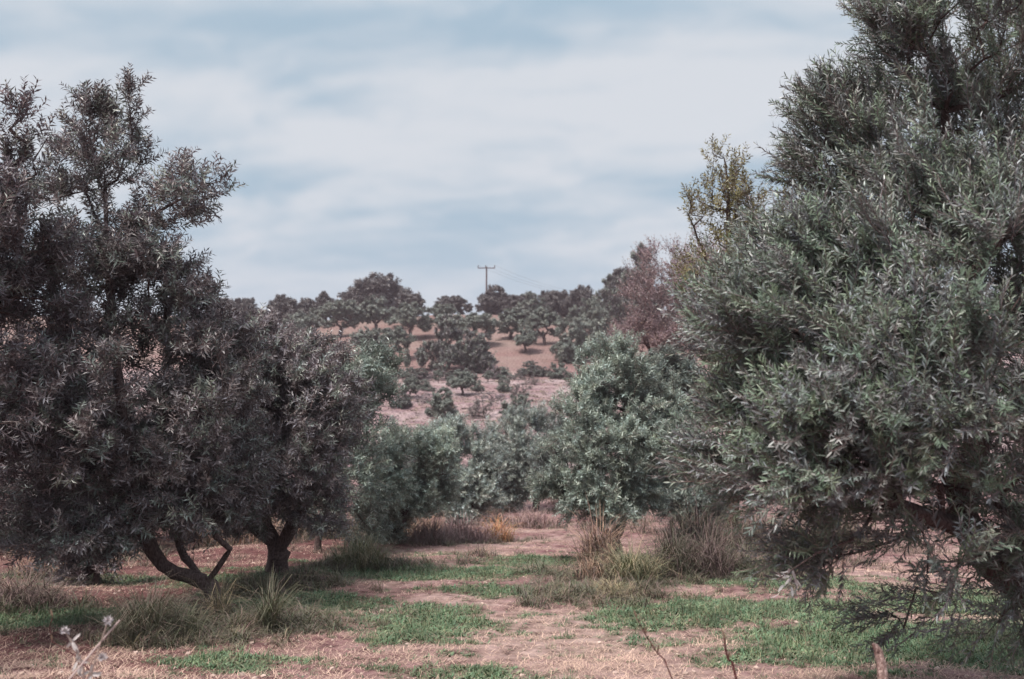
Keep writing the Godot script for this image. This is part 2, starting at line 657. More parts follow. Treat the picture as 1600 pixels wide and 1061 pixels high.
func near_trees() -> void:
	# right: the olive whose branches reach in close to the photographer
	var at := on_ground(3.681, -6.3)
	var reaching := placed_tree("olive_tree", at, {
		"seed": 41, "radius": 0.120, "low": 0.9, "per": 8, "size": 0.72, "sprays": S.near, "single": 5.2, "wild": 0.50, "loose": 0.17, "sway": Vector3(-0.55, 0.30, 0.12), "tint": Color(1.16, 1.18, 1.18), "thin": 0.0032,
		"paths": [[at, Vector3(3.457, -0.047, -6.3), Vector3(3.213, 0.197, -6.3), Vector3(2.978, 0.357, -6.25), Vector3(2.81, 0.639, -6.2), Vector3(2.67, 0.97, -6.1), Vector3(2.479, 1.445, -6)],
			[Vector3(2.978, 0.357, -6.25), Vector3(2.731, 0.554, -6), Vector3(2.509, 0.645, -5.8), Vector3(2.13, 0.783, -5.5), Vector3(1.779, 0.984, -5.3)],
			[Vector3(2.81, 0.639, -6.2), Vector3(3.016, 1.063, -6.4), Vector3(3.021, 1.768, -6.5), Vector3(2.983, 2.452, -6.6), Vector3(2.941, 3.244, -6.7)],
			[Vector3(2.678, 0.97, -6.1), Vector3(2.402, 1.213, -6), Vector3(1.985, 1.45, -5.8), Vector3(1.627, 1.745, -5.6)],
			[Vector3(2.995, 1.269, -6.4), Vector3(3.471, 1.6, -6.4), Vector3(4.005, 2.197, -6.6)]],
		"blobs": [
			[Vector3(1.846, 1.6, -5.5), Vector3(0.799, 0.763, 0.95), 330, 34, 0.12],
			[Vector3(1.586, 1.112, -5.4), Vector3(0.645, 0.383, 0.75), 120, 14, 0.0],
			[Vector3(2.59, 1.829, -5.9), Vector3(0.99, 0.914, 1.1), 260, 24, 0.15],
			[Vector3(3.562, 1.6, -6.2), Vector3(0.881, 1.201, 1.2), 190, 18, 0.1],
			[Vector3(2.983, 2.921, -6.6), Vector3(1.108, 0.724, 1.1), 230, 22, 0.3, 0.85],
			[Vector3(1.84, 2.22, -6), Vector3(0.31, 0.252, 0.5), 60, 8, 0.2, 0.8],
			[Vector3(2.203, 2.838, -6.5), Vector3(0.378, 0.441, 0.6), 70, 9, 0.3, 0.7],
			[Vector3(3.205, 3.795, -6.8), Vector3(0.79, 0.658, 1), 170, 18, 0.45, 0.7],
			[Vector3(2.595, 3.763, -6.7), Vector3(0.324, 0.346, 0.6), 40, 5, 0.4],
			[Vector3(2.396, 0.552, -5.8), Vector3(0.824, 0.281, 0.8), 60, 16, -0.3, 0.6],
			[Vector3(2.521, 0.783, -5.5), Vector3(0.533, 0.249, 0.5), 30, 10, -0.2, 0.45],
			[Vector3(2.895, 0.134, -5.9), Vector3(0.762, 0.324, 0.7), 60, 18, -0.7, 0.4],
			[Vector3(1.771, 0.552, -5.6), Vector3(0.325, 0.271, 0.4), 20, 7, -0.4, 0.5],
		]}, "large olive tree with its near branches filling the right edge, grey bark trunk leaning inwards")

	var sprig := Shape.new()
	var tip := Vector3(1.33, 0.486, -5) - at
	var joint := Vector3(1.848, 0.617, -5.4) - at
	simple_tube([joint, joint.lerp(tip, 0.5) + Vector3(0, 0.03, 0), tip], 0.008, 0.003, 5, Color(0.30, 0.24, 0.23), sprig)
	var held := part("sprig", sprig.mesh(M.bark), reaching)
	held.set_meta("label", "sprig of silvery leaf undersides with white light put into their colour, at the tip of a low branch")
	rng.seed = 43
	for k in 16:
		var f := Shape.new()
		leaf(f, Vector3.ZERO, Vector3.UP, Vector3.BACK, 0.062, 0.015, Color(0.52, 0.50, 0.49) * rng.randf_range(0.8, 1.1), true, 0.15)  # pale underside colour whitened to stand in for light on the sprig
		var o := part("leaf", f.mesh(M.leaf), held)
		var dir := Vector3(rng.randf_range(-1.0, 0.3), rng.randf_range(-0.9, 0.9), rng.randf_range(-0.3, 0.9)).normalized()
		o.transform = Transform3D(spin(dir, rng.randf() * TAU), tip.lerp(joint, rng.randf() * 0.22) + Vector3(0, rng.randf_range(-0.07, 0.02), 0))

	# left: four olives, darkest first
	at = on_ground(-3.152, -10.5)
	placed_tree("olive_tree", at, {
		"seed": 52, "tint": Color(1.02, 1.05, 1.02), "radius": 0.088, "low": 0.75, "per": 9, "size": 1.0, "sprays": S.dark + S.mid.slice(0, 1), "loose": 0.19,
		"paths": [[at, Vector3(-3.172, -0.874, -10.5), Vector3(-3.267, -0.759, -10.5), Vector3(-3.525, -0.636, -10.4), Vector3(-3.724, -0.408, -10.3), Vector3(-3.852, 0.151, -10.2), Vector3(-4.017, 1.205, -10.2), Vector3(-4.23, 2.473, -10.4), Vector3(-4.338, 3.634, -10.5)],
			[Vector3(-3.267, -0.759, -10.5), Vector3(-3.422, -0.59, -10.6), Vector3(-3.578, -0.403, -10.7), Vector3(-3.694, 0.193, -10.9), Vector3(-3.693, 1.174, -11)],
			[Vector3(-3.24, -0.786, -10.5), Vector3(-3.102, -0.629, -10.4), Vector3(-2.98, -0.458, -10.35), Vector3(-2.859, -0.275, -10.3), Vector3(-2.667, 0.151, -10.2)],
			[Vector3(-4.23, 2.473, -10.4), Vector3(-3.857, 2.996, -10.3), Vector3(-3.292, 3.312, -10.2), Vector3(-3.062, 3.444, -10.2)]],
		"blobs": [
			[Vector3(-3.99, 1.334, -10.3), Vector3(1.33, 1.463, 1.4), 330, 30, 0.1],
			[Vector3(-3.424, 0.66, -10.4), Vector3(0.873, 0.873, 1), 162, 14, 0.0],
			[Vector3(-4.28, 0.02, -10.2), Vector3(1.185, 0.316, 1.2), 90, 16, -0.1],
			[Vector3(-4.825, 0.557, -10.1), Vector3(0.978, 0.717, 1), 137, 14, 0.0],
			[Vector3(-3.69, 2.464, -10.3), Vector3(0.731, 0.499, 0.8), 95, 9, 0.2, 0.7],
			[Vector3(-4.609, 2.888, -10.5), Vector3(0.813, 0.61, 0.8), 75, 10, 0.35, 0.55],
			[Vector3(-3.624, 3.096, -10.3), Vector3(0.366, 0.299, 0.4), 30, 6, 0.4, 0.5],
			[Vector3(-4.406, 3.803, -10.5), Vector3(0.529, 0.624, 0.6), 62, 14, 0.5, 0.5],
			[Vector3(-4.169, 4.278, -10.5), Vector3(0.258, 0.312, 0.3), 18, 7, 0.7, 0.45],
			[Vector3(-4.555, 4.379, -10.5), Vector3(0.122, 0.23, 0.2), 6, 3, 0.9, 0.4],
			[Vector3(-3.26, 3.365, -10.2), Vector3(0.435, 0.263, 0.4), 24, 6, 0.5, 0.4],
		]}, "tall dark olive tree at left with forked low limbs and upright shoots against the sky", "olive trees on the left")
	at = on_ground(-5.462, -9)
	placed_tree("olive_tree", at, {
		"seed": 53, "radius": 0.12, "low": 1.0, "per": 9, "size": 1.0, "sprays": S.dark + S.mid.slice(0, 1), "loose": 0.2,
		"paths": [[at, Vector3(-5.345, -0.375, -9), Vector3(-5.229, 0.322, -9), Vector3(-5.052, 1.365, -9.1), Vector3(-4.87, 2.55, -9.2), Vector3(-4.633, 3.263, -9.2)]],
		"blobs": [
			[Vector3(-4.997, 1.6, -9), Vector3(0.872, 1.394, 1.2), 220, 20, 0.1],
			[Vector3(-4.641, 2.54, -9.1), Vector3(0.411, 0.705, 0.6), 60, 8, 0.3],
			[Vector3(-5.052, 3.127, -9.1), Vector3(0.646, 0.587, 0.7), 60, 8, 0.4, 0.6],
			[Vector3(-4.465, 3.568, -9.1), Vector3(0.141, 0.411, 0.3), 14, 5, 0.9, 0.4],
		]}, "dark olive tree cut off by the left edge of the view with thin shoots above", "olive trees on the left")
	at = on_ground(-3.16, -13.3)
	placed_tree("olive_tree", at, {
		"seed": 54, "tint": Color(1.15, 1.17, 1.15), "radius": 0.14, "low": 0.85, "per": 9, "size": 1.0, "sprays": S.dark + S.mid.slice(0, 1), "loose": 0.2,
		"paths": [[at, Vector3(-3.134, -1.105, -13.3), Vector3(-3.16, -0.933, -13.3), Vector3(-3.306, -0.632, -13.3), Vector3(-3.409, 0.066, -13.2), Vector3(-3.451, 1.089, -13.2)],
			[Vector3(-3.143, -1.019, -13.3), Vector3(-2.94, -0.658, -13.2), Vector3(-2.723, -0.218, -13.1), Vector3(-2.518, 0.593, -13)],
			[Vector3(-3.16, -0.933, -13.3), Vector3(-3.366, -0.743, -13.2), Vector3(-3.609, -0.414, -13), Vector3(-3.789, 0.101, -12.9)]],
		"blobs": [
			[Vector3(-3.04, 0.95, -12.9), Vector3(1.166, 0.999, 1.3), 330, 28, 0.15],
			[Vector3(-3.057, 0.278, -12.8), Vector3(1.157, 0.702, 1.1), 180, 18, 0.0],
			[Vector3(-3.748, 1.392, -12.9), Vector3(0.625, 0.666, 0.8), 110, 10, 0.2],
			[Vector3(-2.998, -0.315, -12.9), Vector3(0.999, 0.316, 0.9), 60, 12, -0.1],
			[Vector3(-3.273, 1.726, -13), Vector3(0.587, 0.302, 0.7), 60, 7, 0.3],
			[Vector3(-3.201, 0.994, -13.4), Vector3(0.692, 0.779, 0.7), 130, 20, 0.2],
			[Vector3(-2.518, 1.474, -13), Vector3(0.42, 0.42, 0.7), 60, 7, 0.2],
		]}, "dense rounded olive tree at left whose upright forked trunk stands in the grass", "olive trees on the left")
	at = on_ground(-3.325, -17)
	placed_tree("olive_tree", at, {
		"seed": 55, "radius": 0.062, "low": 0.9, "per": 5, "sprays": S.mid, "size": 1.1, "loose": 0.19, "tint": Color(1.05, 1.16, 1.08),
		"paths": [[at, Vector3(-3.292, -1.363, -17), Vector3(-3.161, -0.924, -17), Vector3(-2.853, 0.064, -17), Vector3(-2.689, 0.942, -17)]],
		"blobs": [
			[Vector3(-2.744, 0.064, -17), Vector3(0.856, 1.591, 1.2), 230, 22, 0.1],
			[Vector3(-2.799, 1.381, -17), Vector3(0.604, 0.494, 0.8), 80, 8, 0.3],
			[Vector3(-2.332, 1.045, -17.2), Vector3(0.422, 0.777, 0.7), 70, 8, 0.3],
		]}, "grey green olive tree behind the dense rounded one, next to the valley opening", "olive trees on the left")
	at = on_ground(-6.1, -6.2)  # extra tree out of view, added to cast shade on the lower left ground
	placed_tree("olive_tree", at, {
		"seed": 59, "radius": 0.13, "low": 0.9, "per": 7, "sprays": S.dark, "loose": 0.2,
		"paths": [[at, at + Vector3(0.1, 0.8, 0), at + Vector3(0, 1.6, 0.1), at + Vector3(0.1, 2.6, 0)]],
		"blobs": [[at + Vector3(0, 2.5, 0), Vector3(1.6, 1.3, 1.7), 240, 22, 0.15]],
		}, "added unseen olive tree outside the left edge, put there to shade the ground", "olive trees on the left")
	at = on_ground(-7.134, -17)
	placed_tree("olive_tree", at, {
		"seed": 57, "radius": 0.12, "low": 0.7, "per": 6, "sprays": S.dark, "size": 1.35, "loose": 0.2, "tint": Color(0.95, 0.95, 0.92),
		"paths": [[at, Vector3(-7.079, -1.363, -17), Vector3(-6.914, -0.595, -17), Vector3(-6.914, 0.722, -17)]],
		"blobs": [[Vector3(-7.243, -0.266, -17), Vector3(1.646, 1.207, 1.5), 220, 20, 0.1], [Vector3(-8.341, -0.375, -17), Vector3(1.097, 0.988, 1.2), 110, 12, 0.1]],
		}, "dark olive tree in the second row, seen under the tall left olive's branches", "olive trees on the left")
	at = on_ground(-6.456, -20)
	placed_tree("olive_tree", at, {
		"seed": 58, "radius": 0.13, "low": 0.7, "per": 6, "sprays": S.dark, "size": 1.4, "loose": 0.2,
		"paths": [[at, Vector3(-6.391, -1.499, -20), Vector3(-6.327, -0.724, -20), Vector3(-6.456, 0.567, -20)]],
		"blobs": [[Vector3(-6.327, -0.595, -20), Vector3(1.679, 1.356, 1.6), 240, 20, 0.1]],
		}, "dark olive tree in the second row, seen between the two left trunks", "olive trees on the left")
	# the green olive right of the middle
	at = on_ground(1.59, -15.2)
	placed_tree("olive_tree", at, {
		"seed": 56, "radius": 0.10, "low": 0.7, "per": 9, "sprays": S.mid, "size": 0.80, "loose": 0.16, "tint": Color(1.36, 1.47, 1.38),
		"paths": [[at, Vector3(1.57, -1.246, -15.2), Vector3(1.472, -1.069, -15.2), Vector3(1.276, -0.873, -15.2), Vector3(1.128, -0.363, -15.2), Vector3(0.981, 0.324, -15.2)],
			[Vector3(1.55, -1.197, -15.2), Vector3(1.679, -0.919, -15.3), Vector3(1.758, -0.375, -15.3), Vector3(1.729, 0.81, -15.3)],
			[on_ground(2.227, -15), Vector3(2.053, -1.257, -15), Vector3(1.859, -0.966, -15), Vector3(1.791, -0.53, -15)]],
		"blobs": [
			[Vector3(1.54, 0.333, -15.1), Vector3(1.092, 1.248, 1.1), 440, 60, 0.35],
			[Vector3(1.56, 1.259, -15.1), Vector3(0.702, 0.682, 0.75), 150, 20, 0.55],
			[Vector3(1.404, -0.356, -15), Vector3(1.085, 0.504, 1), 220, 24, 0.1],
			[Vector3(2.272, 0.415, -15.3), Vector3(0.514, 1.087, 0.7), 150, 18, 0.3],
		]}, "green leafy olive tree right of the middle above tall dry grass")


func valley_trees() -> void:
	var rows := [
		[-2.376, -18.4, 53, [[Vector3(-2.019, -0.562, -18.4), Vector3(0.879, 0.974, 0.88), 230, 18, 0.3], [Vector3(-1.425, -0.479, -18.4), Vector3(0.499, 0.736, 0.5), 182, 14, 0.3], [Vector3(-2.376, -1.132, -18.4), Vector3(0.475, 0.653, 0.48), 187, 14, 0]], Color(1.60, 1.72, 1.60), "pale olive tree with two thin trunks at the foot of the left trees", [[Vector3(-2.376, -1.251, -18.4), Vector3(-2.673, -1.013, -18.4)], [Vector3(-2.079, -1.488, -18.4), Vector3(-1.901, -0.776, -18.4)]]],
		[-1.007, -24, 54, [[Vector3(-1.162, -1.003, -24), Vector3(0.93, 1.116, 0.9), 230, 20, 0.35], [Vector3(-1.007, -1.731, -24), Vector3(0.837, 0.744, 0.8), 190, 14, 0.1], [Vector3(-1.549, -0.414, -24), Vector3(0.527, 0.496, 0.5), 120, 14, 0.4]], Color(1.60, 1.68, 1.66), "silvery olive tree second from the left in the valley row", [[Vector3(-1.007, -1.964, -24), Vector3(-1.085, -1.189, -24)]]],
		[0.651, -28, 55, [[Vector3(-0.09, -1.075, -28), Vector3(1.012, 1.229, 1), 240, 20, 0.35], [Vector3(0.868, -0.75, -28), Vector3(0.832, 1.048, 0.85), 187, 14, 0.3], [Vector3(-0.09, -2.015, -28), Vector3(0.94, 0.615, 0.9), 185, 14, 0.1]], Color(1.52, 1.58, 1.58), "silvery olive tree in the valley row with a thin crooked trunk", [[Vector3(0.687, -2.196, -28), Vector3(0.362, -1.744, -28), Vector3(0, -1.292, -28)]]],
		[3.633, -21, 56, [[Vector3(3.796, -1.247, -21), Vector3(0.949, 0.746, 0.9), 160, 14, 0.0], [Vector3(3.728, -0.162, -21), Vector3(0.678, 1.356, 0.65), 195, 14, 0.2], [Vector3(3.389, 1.058, -21), Vector3(0.542, 0.61, 0.54), 187, 14, 0.4]], Color(0.62, 0.68, 0.66), "dark olive tree between the green olive and the large right one", [[Vector3(3.633, -1.654, -21), Vector3(3.66, -0.569, -21)]]],
	]
	rows.append([-1.656, -27, 63, [[Vector3(-1.743, -1.886, -27), Vector3(1.22, 1.046, 1.1), 150, 14, 0.1], [Vector3(-2.789, -1.538, -27), Vector3(1.046, 1.22, 1), 120, 12, 0.1]], Color(0.70, 0.72, 0.72), "dark olive tree behind the gap between the two left valley olives", [[Vector3(-1.656, -2.409, -27), Vector3(-1.743, -1.538, -27)]]])
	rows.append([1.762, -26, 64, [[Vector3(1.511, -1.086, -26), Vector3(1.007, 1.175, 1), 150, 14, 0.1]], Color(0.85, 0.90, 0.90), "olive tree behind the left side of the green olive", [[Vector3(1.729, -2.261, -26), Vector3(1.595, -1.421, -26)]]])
	for r in rows:
		var foot := on_ground(r[0], r[1])
		var paths := []
		for branch in r[6]: paths.append([foot] + branch)
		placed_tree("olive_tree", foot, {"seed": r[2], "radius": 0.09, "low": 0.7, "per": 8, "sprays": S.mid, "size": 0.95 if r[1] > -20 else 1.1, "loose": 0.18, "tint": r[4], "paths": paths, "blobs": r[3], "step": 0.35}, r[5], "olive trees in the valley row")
	# bare lilac tree and the tall yellowing one, half behind the right olive
	var at := on_ground(4.842, -30)
	var t := placed_tree("bare_tree", at, {
		"seed": 61, "radius": 0.13, "low": 3.0, "per": 6, "sprays": S.bare, "size": 1.25, "wild": 0.7, "thin": 0.008, "loose": 0.2, "bark": Color(0.21, 0.155, 0.16), "tint": Color(1.0, 0.97, 1.0), "step": 0.5,
		"paths": [[at, Vector3(4.881, -1.111, -30), Vector3(4.958, 0.438, -30), Vector3(5.036, 2.375, -30), Vector3(4.881, 4.311, -30)], [Vector3(4.939, 0.051, -30), Vector3(4.261, 1.6, -30), Vector3(3.873, 3.149, -30)], [Vector3(4.939, 0.438, -30), Vector3(5.52, 1.987, -30), Vector3(5.81, 3.924, -30)]],
		"blobs": [
			[Vector3(4.784, 3.149, -30), Vector3(1.511, 1.84, 1.5), 280, 26, 0.3],
			[Vector3(5.558, 4.408, -30), Vector3(1.162, 1.162, 1.1), 130, 12, 0.5],
			[Vector3(5.946, 2.375, -30), Vector3(1.356, 1.743, 1.2), 150, 14, 0.3],
			[Vector3(4.095, 1.886, -29.5), Vector3(1.238, 0.952, 1.1), 140, 12, 0.2],
		]}, "nearly bare lilac brown tree behind the right olive")
	at = on_ground(4.009, -18)
	placed_tree("slender_tree", at, {
		"seed": 62, "radius": 0.10, "low": 2.0, "per": 3, "sprays": S.yellow, "size": 0.95, "wild": 0.6, "thin": 0.005, "loose": 0.24, "bark": Color(0.16, 0.12, 0.10), "step": 0.4,
		"paths": [[at, Vector3(4.009, -0.027, -18), Vector3(3.974, 2.297, -18), Vector3(3.928, 4.621, -18), Vector3(3.858, 5.319, -18)], [Vector3(3.974, 2.065, -18), Vector3(4.241, 3.459, -18), Vector3(4.416, 4.621, -18)]],
		"blobs": [
			[Vector3(3.893, 4.273, -18), Vector3(0.639, 0.813, 0.7), 110, 14, 0.6],
			[Vector3(4.067, 3.111, -18), Vector3(0.988, 1.046, 0.9), 150, 14, 0.4],
			[Vector3(3.893, 5.144, -18), Vector3(0.418, 0.465, 0.4), 18, 7, 0.9],
			[Vector3(4.59, 4.098, -18), Vector3(0.581, 0.755, 0.5), 70, 9, 0.5],
			[Vector3(3.312, 4.505, -18), Vector3(0.256, 0.465, 0.3), 10, 3, 0.7],
		]}, "slender tree with thin yellow green leaves rising behind the right olive")


# ------------------------------------------------------------------ the hill

func proto(kind: String) -> void:
	var o := Node3D.new()
	o.name = kind
	protos[kind] = o
	var k := kind.to_int()
	var sd := 200 + hash(kind) % 1000
	rng.seed = sd
	if kind.begins_with("olive"):
		var lean := rng.randf_range(-0.25, 0.25)
		var blobs := []
		for i in 7:
			var a := TAU * i / 7.0 + rng.randf()
			var q := rng.randf_range(0.75, 1.2)
			blobs.append([Vector3(cos(a) * q, 2.25 + rng.randf_range(-0.6, 0.6), sin(a) * q), Vector3(0.85, 0.85, 0.85), 26, 6, 0.45])
		blobs.append([Vector3(lean, 2.95, 0), Vector3(1.1, 0.95, 1.1), 60, 9, 0.5])
		tree(kind, Vector3.ZERO, {"seed": sd, "radius": 0.15, "low": 0.8, "per": 8, "sprays": S.far, "size": 0.85, "loose": 0.2, "thin": 0.02, "step": 0.6, "plain": true,
			"paths": [[Vector3.ZERO, Vector3(lean * 0.5, 0.5, 0), Vector3(lean, 0.95, 0.1)], [Vector3(lean, 0.95, 0.1), Vector3(lean + 0.6, 1.6, 0.2)], [Vector3(lean, 0.95, 0.1), Vector3(lean - 0.6, 1.7, -0.3)]], "blobs": blobs}, o)
	elif kind.begins_with("dome"):
		var blobs := []
		for i in 11:
			var a := TAU * i / 11.0 + rng.randf()
			var q := rng.randf_range(0.6, 1.4)
			blobs.append([Vector3(cos(a) * q, 2.5 - q * 0.75 + rng.randf_range(-0.5, 0.6), sin(a) * q), Vector3(0.8, 0.85, 0.8), 26, 6, 0.4])
		blobs.append([Vector3(0.1, 2.75, 0), Vector3(1.0, 1.0, 1.0), 70, 9, 0.5])
		tree(kind, Vector3.ZERO, {"seed": sd, "radius": 0.17, "low": 0.7, "per": 8, "sprays": S.fardark, "size": 0.85, "loose": 0.19, "thin": 0.02, "step": 0.6, "plain": true, "bark": Color(0.13, 0.10, 0.10),
			"paths": [[Vector3.ZERO, Vector3(0.1, 0.6, 0), Vector3(0, 1.1, 0.1)], [Vector3(0, 1.0, 0.1), Vector3(0.8, 1.8, 0.3)], [Vector3(0, 1.0, 0.1), Vector3(-0.9, 1.7, -0.2)]], "blobs": blobs}, o)
	elif kind.begins_with("bush"):
		var blobs := []
		for i in 7:
			var a := TAU * i / 7.0 + rng.randf()
			var q := rng.randf_range(0.8, 1.5)
			blobs.append([Vector3(cos(a) * q, 1.1 + rng.randf_range(-0.4, 0.7), sin(a) * q), Vector3(1.05, 1.0, 1.05), 30, 7, 0.4])
		blobs.append([Vector3(0, 2.7, 0), Vector3(1.3, 1.1, 1.3), 60, 10, 0.5])
		tree(kind, Vector3.ZERO, {"seed": sd, "radius": 0.12, "low": 0.2, "per": 7, "sprays": [S.fardark[0], S.far[1]] if k % 2 else S.far, "size": 0.9, "loose": 0.2, "thin": 0.02, "step": 0.7, "plain": true, "tint": Color(0.98, 0.98, 0.98),
			"paths": [[Vector3.ZERO, Vector3(0.05, 0.5, 0), Vector3(0, 1.2, 0.1)]], "blobs": blobs}, o)
	else:
		var low_blobs := []
		for i in 5:
			var a := TAU * i / 5.0 + rng.randf()
			low_blobs.append([Vector3(cos(a) * 1.1, 1.6 + rng.randf_range(-0.9, 0.6), sin(a) * 1.1), Vector3(0.95, 1.3, 0.95), 16, 5, 0.8])
		low_blobs.append([Vector3(0, 2.7, 0), Vector3(0.9, 1.1, 0.9), 16, 5, 1.0])
		tree(kind, Vector3.ZERO, {"seed": sd, "radius": 0.08, "low": 0.1, "per": 4, "sprays": S.lilac, "size": 1.1, "loose": 0.25, "thin": 0.02, "step": 0.8, "plain": true, "tint": Color(0.9, 0.95, 0.85) if k % 2 else Color.WHITE,
			"paths": [[Vector3.ZERO, Vector3(0.05, 0.4, 0), Vector3(0, 0.8, 0.1)]], "blobs": low_blobs}, o)


# bearing: sideways metres per metre of distance
func grow_far(called: String, kind: String, bearing: float, d: float, tall: float, broad: float, label: String, category: String, group: String) -> void:
	if not protos.has(kind): proto(kind)
	var r: Node3D = protos[kind].duplicate()
	r.name = numbered(called)
	add_child(r)
	r.position = on_ground(bearing * d, -d, -0.22 * tall if kind.begins_with("dome") else -0.04)
	r.rotation.y = rng.randf() * TAU
	var girth: float = {"b": 4.7, "s": 3.9, "o": 3.7, "d": 3.9}[kind[0]]
	r.scale = Vector3(broad / girth, tall / (3.0 if kind.begins_with("dome") else 3.8), broad / girth)
	tag(r, label, category, group)


